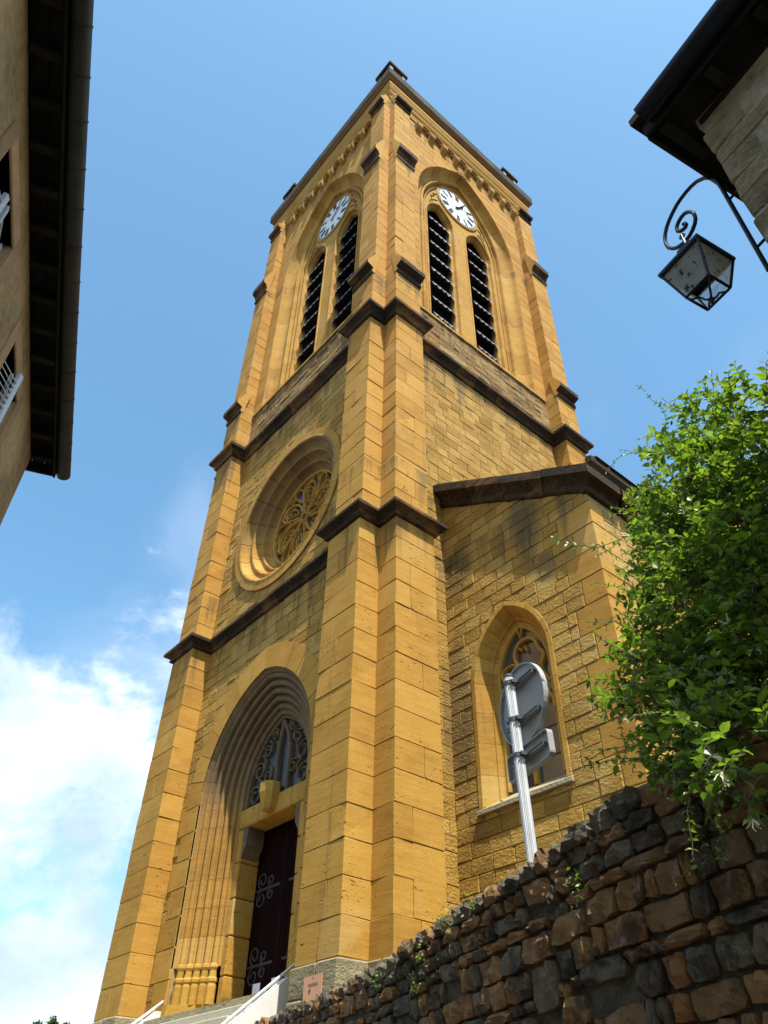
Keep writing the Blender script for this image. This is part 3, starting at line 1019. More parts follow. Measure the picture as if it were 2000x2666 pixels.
# ---- belfry windows
def cove(i0, d0, i1, d1, n=6):
    return [(i0 + (i1 - i0) * (1 - cos(pi / 2 * k / n)), d0 + (d1 - d0) * sin(pi / 2 * k / n)) for k in range(n + 1)]
def strokes(mb, ch, cu, cz, h, fr, ang, d, wd):
    """roman numeral strokes, upright towards the rim"""
    w = {'I': 0.30, 'V': 0.72, 'X': 0.78}
    tot = sum(w[c] for c in ch) * wd
    x = -tot / 2
    ca, sa = cos(ang), sin(ang)
    def q(a, b): return (cu + a * ca + b * sa, cz - a * sa + b * ca)
    def quad(a0, b0, a1, b1, t_):
        du, dz = a1 - a0, b1 - b0
        L = hypot(du, dz)
        nu, nz_ = -dz / L * t_ / 2, du / L * t_ / 2
        P = [q(a0 + nu, b0 + nz_), q(a1 + nu, b1 + nz_), q(a1 - nu, b1 - nz_), q(a0 - nu, b0 - nz_)]
        v = [fr(p[0], d, p[1]) for p in P] + [fr(p[0], d + 0.008, p[1]) for p in P]
        mb.add(v, [(0, 1, 2, 3), (0, 4, 5, 1), (1, 5, 6, 2), (2, 6, 7, 3), (3, 7, 4, 0)])
    th, tl = 0.055 * wd / 0.13, 0.022
    for c in ch:
        ww = w[c] * wd
        if c == 'I':
            quad(x + ww / 2, -h / 2, x + ww / 2, h / 2, th)
        elif c == 'V':
            quad(x + ww * 0.18, h / 2, x + ww / 2, -h / 2, th)
            quad(x + ww * 0.82, h / 2, x + ww / 2, -h / 2, tl)
        else:
            quad(x + ww * 0.15, h / 2, x + ww * 0.85, -h / 2, th)
            quad(x + ww * 0.85, h / 2, x + ww * 0.15, -h / 2, tl)
        x += ww
def belfry(fr, frc):
    b = MB()
    pr = [(0.0, 0.0), (0.02, 0.035)] + cove(0.02, 0.035, 0.33, 0.30)[1:] + [(0.34, 0.33), (0.36, 0.34), (0.365, 0.29)] + [(0.41 - 0.045 * cos(pi * k / 5), 0.30 - 0.05 * sin(pi * k / 5)) for k in range(6)] + \
         [(0.46, 0.37), (0.475, 0.375)] + cove(0.475, 0.375, 0.54, 0.44, 4) + [(0.545, 0.37), (0.565, 0.345), (0.59, 0.36), (0.595, 0.42)]
    arch_sweep(b, 2.25, 2.25, 24.40, 17.66, pr, frc, 14)
    b.build('arch_moulding', 'ochre_mould', church, smooth=True)
    # tympanum and mullion plate
    p = MB()
    h1 = arch(0.60, 0.55, 24.42, 17.7, 10, -0.9)
    h2 = arch(0.60, 0.55, 24.42, 17.7, 10, 0.9)
    plate(p, arch(1.66, 2.25, 24.40, 17.2, 14), [h1, h2], 0.41, 0.62, frc)
    tp_ = p.build('tracery_plate', 'ochre_mould', church)
    for s in (-0.9, 0.9):
        m_ = MB()
        pr2 = [(-0.07, 0.41), (-0.06, 0.385), (-0.03, 0.375), (0.0, 0.39), (0.012, 0.43)] + cove(0.012, 0.43, 0.07, 0.52, 4) + [(0.085, 0.50), (0.10, 0.495), (0.11, 0.52), (0.11, 0.62)]
        arch_sweep(m_, 0.60, 0.55, 24.42, 17.7, pr2, frc, 10, uc=s)
        m_.build('lancet_moulding', 'ochre_mould', church, smooth=True)
        # louvres
        fr0 = MB()
        for e_ in (-0.47, 0.47):
            box(fr0, s + e_ - 0.025, s + e_ + 0.025, 0.60, 0.66, 17.7, 24.7, 0, frc)
        lv = fr0.build('louvre_frame', 'zinc_louvre', church)
        z = 18.05
        while z < 25.0:
            l_ = MB()
            hw = 0.485
            if z > 24.3: hw = min(0.485, (arch_range(0.49, 0.55, 24.42, 17, z + 0.35, 0) or (0, 0.2))[1])
            tn = R.uniform(-1, 1)
            zt = z + 0.42
            sag = R.uniform(-0.02, 0.02)
            v = [frc(s - hw, 0.86, zt), frc(s + hw, 0.86, zt + sag), frc(s + hw, 0.46, z + sag), frc(s - hw, 0.46, z)]
            v += [frc(s - hw, 0.86, zt - 0.03), frc(s + hw, 0.86, zt - 0.03 + sag), frc(s + hw, 0.475, z - 0.03 + sag), frc(s - hw, 0.475, z - 0.03)]
            l_.add(v, [(0, 1, 2, 3), (7, 6, 5, 4), (3, 2, 6, 7)], tn)
            # scalloped fringe
            nl = 5
            top, bot = [], []
            for q in range(nl):
                a0 = -hw + 2 * hw * q / nl
                wq = 2 * hw / nl
                dr = R.uniform(0.12, 0.17)
                for (fx, fz) in ((0.0, -0.03), (0.1, -0.07), (0.28, -dr + 0.02), (0.5, -dr), (0.72, -dr + 0.02), (0.9, -0.07), (1.0, -0.03)):
                    uu = a0 + wq * fx
                    top.append(frc(s + uu, 0.452, z + sag * (uu + hw) / (2 * hw) + 0.012))
                    bot.append(frc(s + uu, 0.452 - 0.02, z + fz + sag * (uu + hw) / (2 * hw)))
            m = len(top)
            l_.add(top + bot, [(i, i + m, i + m + 1, i + 1) for i in range(m - 1)], tn * 0.5 + 0.5)
            l_.build('louvre', 'zinc_louvre', lv)
            z += 0.78
    # carved ornament either side of the clock
    for sgn in (-1, 1):
        m_ = MB()
        pts = [(sgn * 1.05, 25.45), (sgn * 1.22, 25.75), (sgn * 1.16, 25.95), (sgn * 1.0, 25.85)]
        bar(m_, [(sgn * 0.98, 25.72), (sgn * 1.13, 25.60), (sgn * 1.32, 25.35), (sgn * 1.38, 25.1), (sgn * 1.22, 25.3)], 0.03, 0.385, 0.415, frc)
        bar(m_, [(sgn * 1.02, 26.1), (sgn * 1.18, 26.0), (sgn * 1.12, 25.86), (sgn * 1.3, 25.7), (sgn * 1.24, 25.55)], 0.03, 0.385, 0.415, frc)
        m_.build('carved_line', 'sooty_mould', church)
    # clock
    zc = 26.36
    m_ = MB()
    bar(m_, circ(0.97, zc, 40), 0.09, 0.36, 0.42, frc, closed=True)
    ck = m_.build('clock', 'ochre_mould', church, label='round white clock with black roman numerals')
    m_ = MB()
    a = circ(0.925, zc, 40)
    m_.add([frc(u, 0.37, z_) for u, z_ in a] + [frc(u, 0.42, z_) for u, z_ in a], [tuple(range(40))] + [(i, i + 40, (i + 1) % 40 + 40, (i + 1) % 40) for i in range(40)])
    m_.build('clock_face', 'old_white', ck)
    m_ = MB()
    for r_, t_ in ((0.905, 0.022), (0.86, 0.010), (0.50, 0.012)):
        i_, o_ = circ(r_ - t_ / 2, zc, 40), circ(r_ + t_ / 2, zc, 40)
        m_.add([frc(u, 0.366, z_) for u, z_ in i_] + [frc(u, 0.366, z_) for u, z_ in o_], [(i, (i + 1) % 40, (i + 1) % 40 + 40, i + 40) for i in range(40)])
    for k in range(60):
        a = 2 * pi * k / 60
        r0, r1, w_ = (0.86, 0.905, 0.012) if k % 5 else (0.85, 0.905, 0.03)
        c_, s_ = sin(a), cos(a)
        m_.add([frc(c_ * r0 + s_ * w_ / 2, 0.365, zc + s_ * r0 - c_ * w_ / 2), frc(c_ * r1 + s_ * w_ / 2, 0.365, zc + s_ * r1 - c_ * w_ / 2),
                frc(c_ * r1 - s_ * w_ / 2, 0.365, zc + s_ * r1 + c_ * w_ / 2), frc(c_ * r0 - s_ * w_ / 2, 0.365, zc + s_ * r0 + c_ * w_ / 2)], [(0, 1, 2, 3)])
    m_.build('minute_track', 'numeral_black', ck)
    for k, ch in enumerate(('XII', 'I', 'II', 'III', 'IIII', 'V', 'VI', 'VII', 'VIII', 'IX', 'X', 'XI')):
        a = 2 * pi * k / 12
        m_ = MB()
        strokes(m_, ch, 0.68 * sin(a), zc + 0.68 * cos(a), 0.27, frc, a, 0.357, 0.125 if len(ch) < 4 else 0.115)
        m_.build('numeral', 'numeral_black', ck)
    for ang, ln, w_ in ((radians(36), 0.50, 0.075), (radians(68), 0.74, 0.045)):
        m_ = MB()
        c_, s_ = sin(ang), cos(ang)
        def hp_(a, b): return frc(c_ * a + s_ * b, 0.34 if w_ > 0.05 else 0.33, zc + s_ * a - c_ * b)
        P = [(-0.18, -w_ * 0.6), (0.0, -w_ / 2), (ln * 0.6, -w_ * 0.35), (ln * 0.72, -w_), (ln, 0), (ln * 0.72, w_), (ln * 0.6, w_ * 0.35), (0, w_ / 2), (-0.18, w_ * 0.6)]
        v = [hp_(*p_) for p_ in P]
        m_.add(v, [tuple(range(9))])
        m_.add([frc(*x) if False else x for x in v], [tuple(range(8, -1, -1))])
        m_.build('clock_hand', 'numeral_black', ck)
    # sill
    m_ = MB()
    sw = [(-2.62, 17.56), (2.62, 17.56)]
    v = []
    for u in (-2.65, 2.65):
        v += [frc(u, 0.1, 17.55), frc(u, -0.05, 17.55), frc(u, -0.05, 17.64), frc(u, 0.62, 17.86)]
    m_.add(v, [(0, 1, 5, 4), (1, 2, 6, 5), (2, 3, 7, 6)], 0.3)
    m_.build('window_sill', 'ochre_mould', church)
belfry(FS, FSc)
belfry(FE, FEc)

# ---- rose window
def ring_blocks(name, r0, r1, zc, d0, d1, fr, n, mat):
    for k in range(n):
        a0, a1 = 2 * pi * k / n + 0.006 / r1, 2 * pi * (k + 1) / n - 0.006 / r1
        m = 4
        pts = [(r1 * cos(a0 + (a1 - a0) * i / m), zc + r1 * sin(a0 + (a1 - a0) * i / m)) for i in range(m + 1)]
        pin = [(r0 * cos(a1 - (a1 - a0) * i / m), zc + r0 * sin(a1 - (a1 - a0) * i / m)) for i in range(m + 1)]
        mb = MB()
        tn = R.uniform(-1, 1)
        poly = pts + pin
        q = len(poly)
        cr_ = 0.006
        v = [fr(p[0], d0, p[1]) for p in poly] + [fr(p[0], d1, p[1]) for p in poly]
        mb.add(v, [(i, (i + 1) % q, (i + 1) % q + q, i + q) for i in range(q)] + [(i, i + 1, q - 2 - i, q - 1 - i) for i in range(m)], tn)
        mb.build(name, mat, church)
ring_blocks('voussoir', 1.93, 2.14, rose_c, -0.05, 0.06, FSc, 22, 'ochre_ashlar')
mb = MB()
prr = [(1.95, -0.05), (1.91, -0.065), (1.87, -0.05), (1.86, -0.01)] + [(1.86 - 0.16 * (1 - cos(pi / 2 * k / 6)), -0.01 + 0.17 * sin(pi / 2 * k / 6)) for k in range(7)] + \
      [(1.69, 0.145), (1.66, 0.125), (1.63, 0.13), (1.62, 0.18)] + [(1.62 - 0.12 * (1 - cos(pi / 2 * k / 6)), 0.18 + 0.17 * sin(pi / 2 * k / 6)) for k in range(7)] + \
      [(1.49, 0.325), (1.46, 0.305), (1.43, 0.31), (1.42, 0.37)] + [(1.42 - 0.11 * (1 - cos(pi / 2 * k / 5)), 0.37 + 0.15 * sin(pi / 2 * k / 5)) for k in range(6)] + [(1.30, 0.50), (1.28, 0.51), (1.27, 0.70)]
NS = 18
for k in range(NS):
    a0, a1 = 2 * pi * k / NS + 0.004, 2 * pi * (k + 1) / NS - 0.004
    v, F = [], []
    K = len(prr)
    for i in range(5):
        a = a0 + (a1 - a0) * i / 4
        v += [FSc(r_ * cos(a), d_, rose_c + r_ * sin(a)) for r_, d_ in prr]
    for i in range(4):
        for q in range(K - 1): F.append((i * K + q, (i + 1) * K + q, (i + 1) * K + q + 1, i * K + q + 1))
    mb.add(v, F, R.uniform(-1, 1))
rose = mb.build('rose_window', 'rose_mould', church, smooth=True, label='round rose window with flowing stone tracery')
mb = MB()
rr = lambda r, a: (1.11 * r * cos(a), rose_c + 1.11 * r * sin(a))
trac = []
bar(mb, circ(1.25, rose_c, 36), 0.06, 0.48, 0.60, FSc, closed=True)
rose_tr = mb.build('tracery', 'ochre_mould', rose)
for k in range(6):
    a = 2 * pi * k / 6 + 0.25
    mb = MB()
    def loop(r0, r1, wd, a_, n_=22, pw=0.75, sk=0.0):
        pts = []
        for i in range(n_):
            t_ = i / n_
            u_ = 0.5 - 0.5 * cos(2 * pi * t_)
            r_ = r0 + (r1 - r0) * u_
            w_ = wd * abs(sin(2 * pi * t_)) ** pw * (0.55 + 0.9 * u_) * (1 if t_ < 0.5 else -1)
            pts.append(rr(r_, a_ + w_ / max(r_, 0.2) + sk * u_ * u_))
        return pts
    bar(mb, loop(0.13, 0.98, 0.20, a, sk=0.22), 0.042, 0.49, 0.60, FSc, R.uniform(-1, 1), closed=True)      # petal
    bar(mb, loop(0.40, 0.84, 0.10, a + 0.04, 16, sk=0.16), 0.026, 0.52, 0.60, FSc, R.uniform(-1, 1), closed=True)
    bar(mb, loop(0.55, 1.09, 0.12, a + 0.56, sk=0.12), 0.036, 0.50, 0.60, FSc, R.uniform(-1, 1), closed=True)    # outer drop between
    for sg_ in (-1, 1):
        bar(mb, [rr(0.52, a + 0.52), rr(0.72, a + 0.52 + sg_ * 0.12), rr(0.92, a + 0.52 + sg_ * 0.27), rr(1.03, a + 0.52 + sg_ * 0.40), rr(1.10, a + 0.52 + sg_ * 0.46)], 0.030, 0.51, 0.60, FSc)
        c_ = rr(1.0, a + 0.52 + sg_ * 0.36)
        bar(mb, [(c_[0] + 0.075 * cos(2 * pi * i / 10), c_[1] + 0.075 * sin(2 * pi * i / 10)) for i in range(10)], 0.024, 0.52, 0.60, FSc, closed=True)
    c_ = rr(0.33, a + 0.52)
    bar(mb, [(c_[0] + 0.085 * cos(2 * pi * i / 12), c_[1] + 0.085 * sin(2 * pi * i / 12)) for i in range(12)], 0.028, 0.51, 0.60, FSc, closed=True)
    for (r_, da, dr_) in ((0.72, 0.20, -0.10), (0.72, -0.10, 0.10), (0.86, 0.28, -0.12), (0.55, 0.14, -0.09)):
        p0, p1 = rr(r_, a + da), rr(r_ + 0.02, a + da + dr_)
        bar(mb, [p0, ((p0[0] + p1[0]) / 2, (p0[1] + p1[1]) / 2 + 0.012), p1], 0.030, 0.52, 0.60, FSc)
    mb.build('tracery', 'ochre_mould', rose)
mb = MB()
bar(mb, circ(0.11, rose_c, 14), 0.04, 0.49, 0.60, FSc, closed=True)
mb.build('tracery', 'ochre_mould', rose)
mb = MB()
a = circ(1.27, rose_c, 36)
mb.add([FSc(u, 0.61, z) for u, z in a], [tuple(range(36))])
mb.build('pane', 'rose_glass', rose)

# ---- portal
def vous(name, hi_, ho, e, zs, d0, d1, fr, n, mat, e2=None):
    Ri, Ro = hi_ + e, ho + e
    for side in (-1, 1):
        for k in range(n):
            poly = []
            for Rr_, rev in ((Ri, 0), (Ro, 1)):
                am = acos(e / Rr_)
                a0, a1 = am * k / n + 0.006 / Rr_, am * (k + 1) / n - 0.006 / Rr_
                seq = [a0 + (a1 - a0) * i / 3 for i in range(4)]
                if rev: seq.reverse()
                for a in seq: poly.append((side * (Rr_ * cos(a) - e), zs + Rr_ * sin(a)))
            if side > 0: poly.reverse()
            mb = MB()
            q = len(poly)
            dd = d0 - R.uniform(0, 0.006)
            v = [fr(p[0], dd, p[1]) for p in poly] + [fr(p[0], d1, p[1]) for p in poly]
            mb.add(v, [(i, i + 1, q - 2 - i, q - 1 - i) for i in range(3)] + [(i, (i + 1) % q, (i + 1) % q + q, i + q) for i in range(q)], R.uniform(-1, 1))
            mb.build(name, mat, church)
vous('voussoir', 1.83, 2.34, 0.40, 5.65, -0.022, 0.06, FSc, 7, 'ochre_ashlar')
for side in (-1, 1):
    for a, b in zip(levels(Z0, 5.65, 0.475)[:-1], levels(Z0, 5.65, 0.475)[1:]):
        mb = MB()
        ww = 2.34 + R.choice((0.0, 0.0, 0.16))
        ww = min(ww, 2.55)
        u0, u1 = (-ww, -1.83) if side < 0 else (1.83, ww)
        cbox(mb, u0, u1, -0.022, 0.07, a + 0.007, b - 0.007, 0.008, R.uniform(-1, 1), FSc)
        mb.build('jamb_stone', 'ochre_ashlar', church)
pr = [(0.0, -0.02), (0.0, 0.02), (0.06, 0.06)] + rolls(0.07, 0.065, 0.72, 0.47, 5, 0.33)[0:] + [(0.75, 0.49), (0.78, 0.50), (0.78, 0.66)]
mb = MB()
arch_sweep(mb, 1.83, 0.40, 5.65, 2.85, pr, FSc, 14)
# split: jambs mostly clean, arch dark with grime and painted shade
jam, jam2, arc = MB(), MB(), MB()
for i, f in enumerate(mb.f):
    zc = sum(mb.v[j][2] for j in f) / len(f)
    t_ = arc if zc > 5.9 else (jam if mb.v[f[0]][0] < -3.5 else jam2)
    t_.add([mb.v[j] for j in f], [tuple(range(len(f)))], mb.t[f[0]])
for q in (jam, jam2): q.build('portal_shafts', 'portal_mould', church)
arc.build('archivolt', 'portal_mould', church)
# shaft bases
for side in (-1, 1):
    for k in range(5):
        i_, d_ = 0.07 + 0.13 * (k + 0.5), 0.065 + 0.081 * (k + 0.5)
        uu = side * (1.83 - i_)
        mb = MB()
        X, Y, _ = FSc(uu, d_ + 0.01, 0)
        lathe(mb, X, Y, [(0.085, 2.30), (0.085, 2.56), (0.075, 2.60), (0.088, 2.63), (0.088, 2.67), (0.068, 2.70), (0.062, 2.79), (0.080, 2.84), (0.072, 2.88), (0.05, 2.90)], 8, R.uniform(-1, 1), pi / 8)
        mb.build('shaft_base', 'ochre_mould', church)
    mb = MB()
    P = [(1.9, -0.03), (1.9, 0.6), (1.02, 0.6), (1.02, 0.52), (1.72, -0.03)]
    for z0, z1, k in ((2.12, 2.22, 0.03), (2.22, 2.31, 0.0)):
        v = [FSc(side * (p - (k if p < 1.8 else 0)), d - k, z) for z in (z0, z1) for p, d in P]
        n = len(P)
        mb.add(v, [tuple(range(n)), tuple(range(2 * n - 1, n - 1, -1))] + [(i, (i + 1) % n, (i + 1) % n + n, i + n) for i in range(n)])
    mb.build('base_block', 'ochre_mould', church)
# door jambs, lintel and soffit
for side in (-1, 1):
    for a, b in zip(levels(2.1, 5.08, 0.6)[:-1], levels(2.1, 5.08, 0.6)[1:]):
        mb = MB()
        u0, u1 = sorted((side * 1.06, side * 0.90))
        cbox(mb, u0, u1, 0.50, 0.925, a + 0.005, b - 0.005, 0.02, R.uniform(-1, 1), FSc)
        mb.build('door_jamb', 'ochre_ashlar', church)
    mb = MB()   # shouldered corner
    sh = [(0.90, 5.08), (0.90, 4.55), (0.87, 4.62), (0.80, 4.72), (0.76, 4.78), (0.76, 5.08)]
    v = [FSc(side * p, d, z) for d in (0.52, 0.88) for p, z in sh]
    n = len(sh)
    mb.add(v, [tuple(range(n)), tuple(range(2 * n - 1, n - 1, -1))] + [(i, (i + 1) % n, (i + 1) % n + n, i + n) for i in range(n)])
    mb.build('door_shoulder', 'sooty_mould', church)
for u0, u1 in ((-1.06, -0.42), (-0.41, 0.62), (0.63, 1.06)):
    mb = MB()
    cbox(mb, u0, u1, 0.495, 0.925, 5.085, 5.44, 0.02, R.uniform(-1, 1), FSc)
    mb.build('lintel_stone', 'ochre_ashlar', church)
mb = MB()      # octagonal pendant on the lintel
X, Y, _ = FSc(0, 0.44, 0)
lathe(mb, X, Y, [(0.04, 5.12), (0.12, 5.15), (0.14, 5.18), (0.19, 5.42), (0.20, 5.45), (0.20, 5.62), (0.18, 5.64)], 8, 0.3, pi / 8)
mb.build('carved_pendant', 'ochre_mould', church, label='octagonal stone corbel in the middle of the door lintel')
# tympanum
mb = MB()
a = arch(1.06, 0.40, 5.65, 5.40, 12)
mb.add([FSc(u, 0.64, z) for u, z in a], [tuple(range(len(a)))])
ty = mb.build('tympanum', 'tympanum_dark', church, label='glazed pointed tympanum with curling tracery')
mb = MB()
bar(mb, [(-0.10, 5.42), (-0.10, 6.4), (-0.04, 6.75), (0.0, 6.95)], 0.075, 0.55, 0.64, FSc)
bar(mb, [(0.30, 5.42), (0.30, 6.3), (0.2, 6.6), (0.02, 6.9)], 0.06, 0.55, 0.64, FSc)
bar(mb, arch(1.02, 0.40, 5.65, 5.42, 12), 0.07, 0.54, 0.64, FSc)
mb.build('mullion', 'sooty_mould', ty)
for side in (-1, 1):
    for (cx, cz, r) in ((0.78, 5.66, 0.20), (0.72, 6.12, 0.19), (0.50, 6.46, 0.13), (0.42, 5.9, 0.14), (0.30, 6.72, 0.09)):
        mb = MB()
        pts = []
        for i in range(22):
            th = 2 * pi * 1.25 * i / 21
            q = r * (1 - 0.62 * i / 21)
            pts.append((side * (cx + q * cos(th + 0.6)), cz + q * sin(th + 0.6)))
        bar(mb, pts, 0.03, 0.57, 0.64, FSc)
        bar(mb, [(side * (cx - r * 0.9), cz - r * 0.2), (side * (cx - r * 1.1), cz + r * 0.9), (side * (cx - r * 0.4), cz + r * 1.6)], 0.035, 0.57, 0.64, FSc)
        mb.build('tracery', 'sooty_mould', ty)
# door
door = empty('door', FSc(0, 0.9, 2.05), parent=church)
for k in range(12):
    mb = MB()
    u0 = -1.0 + k / 6
    cbox(mb, u0 + 0.003, u0 + 1 / 6 - 0.003, 0.93, 0.99, 2.05, 5.3, 0.008, R.uniform(-1, 1), FSc)
    mb.build('plank', 'red_door', door)
for side in (-1, 1):
    for zc in (2.85, 4.05):
        mb = MB()
        e = 0.94
        bar(mb, [(side * e, zc), (side * 0.3, zc - 0.0), (side * 0.14, zc)], 0.045, 0.912, 0.93, FSc)
        for q in (1, -1):
            for cx, rad_ in ((0.70, 0.15), (0.42, 0.10)):
                pts = []
                for i in range(24):
                    th = 2 * pi * 1.3 * i / 23
                    rq = rad_ * (1 - 0.65 * i / 23)
                    pts.append((side * (cx + rq * sin(th)), zc + q * (rad_ - rq * cos(th)) + q * 0.01))
                bar(mb, pts, 0.024, 0.912, 0.93, FSc)
        mb.build('strap_hinge', 'hinge_iron', door)
for u, z, w_, h_ in ((-0.52, 2.42, 0.22, 0.32), (0.02, 2.45, 0.21, 0.30)):
    mb = MB()
    box(mb, u - w_ / 2, u + w_ / 2, 0.905, 0.91, z - h_ / 2, z + h_ / 2, 0, FSc)
    nt = mb.build('door_notice', 'paper', door)

# ---- plinth of big pale blocks
def plinth(kind, bp, bw):
    zs = [1.1, 1.42, 1.80, Z0]
    for a, b in zip(zs[:-1], zs[1:]):
        cut = bw * R.uniform(0.4, 0.6)
        e0 = 0.05
        for p, q in ((-e0 if kind in 'AB' else -e0, cut - 0.008), (cut + 0.008, bw + e0)):
            mb = MB()
            tn = R.uniform(-1, 1)
            e = e0 + R.uniform(-0.012, 0.012)
            if kind == 'A': cbox(mb, -q, -p, -bp - e, 0.1, a + 0.008, b - 0.008, 0.022, tn, jit=0.012)
            elif kind == 'C': cbox(mb, -W + p, -W + q, -bp - e, 0.1, a + 0.008, b - 0.008, 0.022, tn, jit=0.012)
            else: cbox(mb, -0.1, bp + e, p, q, a + 0.008, b - 0.008, 0.022, tn, jit=0.012)
            mb.build('plinth_stone', 'pale_plinth', church)
    c_ = MB()
    if kind == 'A': box(c_, -bw - 0.02, 0.02, -bp - 0.02, 0.2, 1.05, Z0 - 0.02)
    elif kind == 'C': box(c_, -W - 0.02, -W + bw + 0.02, -bp - 0.02, 0.2, 1.05, Z0 - 0.02)
    else: box(c_, -0.2, bp + 0.02, -0.02, bw + 0.02, 1.05, Z0 - 0.02)
    c_.build('plinth_core', 'mortar', church)
for k in 'ACB': plinth(k, 0.472, 0.943)
mb = MB()
for u0, u1 in ((-2.5, -1.78), (1.78, 2.5)):
    cbox(mb, u0, u1, -0.09, 0.3, 1.1, 2.12, 0.02, 0.4, FSc)
mb.build('plinth_stone', 'pale_plinth', church)

# ---- aisle beside the tower
AX, AY = 3.41, 1.66
def rk(x): return 10.77 - 0.566 * x
FA = shift(FS, 0, AY)                    # facade of the aisle, u = x, depth from y = 1.66
def FX(u, d, z): return (AX - d, u, z)   # side of the aisle, u = y
aw = (0.87, 0.45, 6.44)
awc = 1.40
c_ = MB()
plate(c_, [(0.0, 0.6), (AX - 0.014, 0.6), (AX - 0.014, rk(AX)), (0.0, rk(0))], [arch(0.86, 0.45, 6.44, 4.36, 12, awc)], 0.014, 0.5, FA)
box(c_, AX - 0.5, AX - 0.014, AY + 0.5, 20, 0.6, 8.9)
c_.build('wall_core', 'mortar', church)
c_ = MB()
box(c_, 0.3, AX - 0.5, AY + 0.85, 19.5, 0.7, 8.3)
c_.build('inner_room', 'cavern_dark', church)
def hw_(z): return arch_range(0.885, 0.45, 6.44, 4.30, z, awc)
zsA = levels(1.09, 8.69, 0.2375)
nq = 0
qz = zsA[::2]
quo = {}
for i, (a, b) in enumerate(zip(qz[:-1], qz[1:])):
    lf, ls = (0.62, 0.34) if i % 2 else (0.36, 0.60)
    lf += R.uniform(-0.06, 0.1); ls += R.uniform(-0.05, 0.08)
    quo[i] = (lf, ls)
    mb = MB()
    cbox(mb, AX - lf, AX + R.uniform(0.0, 0.006), AY - R.uniform(0.0, 0.006), AY + ls, a + 0.008, b - 0.008, 0.01, R.uniform(-1, 1), jit=0.003)
    blocks.append((mb, 'ochre_ashlar'))
def qlim(k): return lambda z: (AX - quo[min(len(quo) - 1, max(0, int((z - zsA[0]) / 0.475)))][0] - 0.014) if k == 0 else (AY + quo[min(len(quo) - 1, max(0, int((z - zsA[0]) / 0.475)))][1] + 0.014)
masonry(FA, 0.0, AX, zsA[:len(zsA)], 'ochre_rough', 0.28, 0.52, [hw_], jit=0.007, right=qlim(0), c=0.01)
masonry(FA, 0.0, AX, levels(8.69, 10.77, 0.231), 'ochre_rough', 0.28, 0.52, [], jit=0.005, right=lambda z: min(AX, max(0.0, (10.79 - z) / 0.566)), c=0.01)
masonry(FX, AY, 12.0, zsA, 'ochre_rough', 0.3, 0.6, [], jit=0.005, left=qlim(1), c=0.01)
# raking cornice turning into the eaves
pro = [(0.0, 0.0), (0.05, 0.02), (0.075, 0.06), (0.075, 0.10), (0.05, 0.14), (0.06, 0.18), (0.12, 0.25), (0.20, 0.30), (0.245, 0.32), (0.25, 0.50), (0.22, 0.52), (-0.1, 0.60)]
mb = MB()
rows = []
rows.append([(-0.0, AY - o, rk(0) + dz) for o, dz in pro])
rows.append([(AX + o, AY - o, rk(AX + o) + dz) for o, dz in pro])
rows.append([(AX + o, 20.0, rk(AX + o) + dz) for o, dz in pro])
K = len(pro)
segs = [[(0, f) for f in (0.0, 0.245, 0.49, 0.75, 1.0)], [(1, f) for f in (0.0, 0.05, 0.11, 0.18, 0.3, 0.5, 1.0)]]
for sg in segs:
    for (ri, f0), (_, f1) in zip(sg[:-1], sg[1:]):
        A_ = [tuple(a_ + (b_ - a_) * (f0 + (0.002 if f0 > 0 else 0)) for a_, b_ in zip(p, q)) for p, q in zip(rows[ri], rows[ri + 1])]
        B_ = [tuple(a_ + (b_ - a_) * (f1 - (0.002 if f1 < 1 else 0)) for a_, b_ in zip(p, q)) for p, q in zip(rows[ri], rows[ri + 1])]
        dz = R.uniform(-0.008, 0.008)
        m_ = MB()
        m_.add([(p[0], p[1], p[2] + dz) for p in A_ + B_], [(i, i + K, i + 1 + K, i + 1) for i in range(K - 1)] + [tuple(range(K)), tuple(range(2 * K - 1, K - 1, -1))], R.uniform(-1, 1))
        m_.build('cornice_stone', 'crusted_stone', church)
mb = MB()
v = [(-0.02, AY - 0.15, 11.30), (AX + 0.15, AY - 0.15, 9.18), (AX + 0.15, 20, 9.18), (-0.02, 20, 11.30)]
v += [(x, y, z + 0.1) for x, y, z in v]
mb.add(v, [(3, 2, 1, 0), (4, 5, 6, 7), (0, 1, 5, 4), (1, 2, 6, 5), (2, 3, 7, 6), (3, 0, 4, 7)])
mb.build('aisle_roof', 'roof_tile', church)

# aisle window
mb = MB()
pr = [(-0.02, 0.03), (-0.01, -0.018), (0.07, -0.02), (0.085, 0.0), (0.20, 0.20), (0.205, 0.215), (0.225, 0.215), (0.24, 0.235)] + cove(0.24, 0.24, 0.30, 0.30, 4) + [(0.31, 0.30), (0.31, 0.40)]
arch_sweep(mb, 0.87, 0.45, 6.44, 4.36, pr, FA, 12, uc=awc)
aisw = mb.build('aisle_window', 'ochre_mould', church, smooth=True, label='pointed window with two lights behind the road sign')
mb = MB()
v = []
for u in (awc - 0.90, awc + 0.90): v += [FA(u, 0.05, 4.26), FA(u, -0.06, 4.27), FA(u, -0.06, 4.33), FA(u, 0.40, 4.62), FA(u, 0.40, 4.26)]
mb.add(v, [(0, 1, 6, 5), (1, 2, 7, 6), (2, 3, 8, 7), (3, 4, 9, 8), (0, 4, 3, 2, 1), (5, 6, 7, 8, 9)], 0.6)
mb.build('sill', 'pale_plinth', aisw)
mb = MB()
gl = arch(0.56, 0.45, 6.44, 4.60, 12, awc)
mb.add([FA(u, 0.375, z) for u, z in gl], [tuple(range(len(gl)))])
mb.build('pane', 'church_glass', aisw)
mb = MB()
bar(mb, [(awc, 4.58), (awc, 5.75)], 0.08, 0.28, 0.375, FA, 0.5)
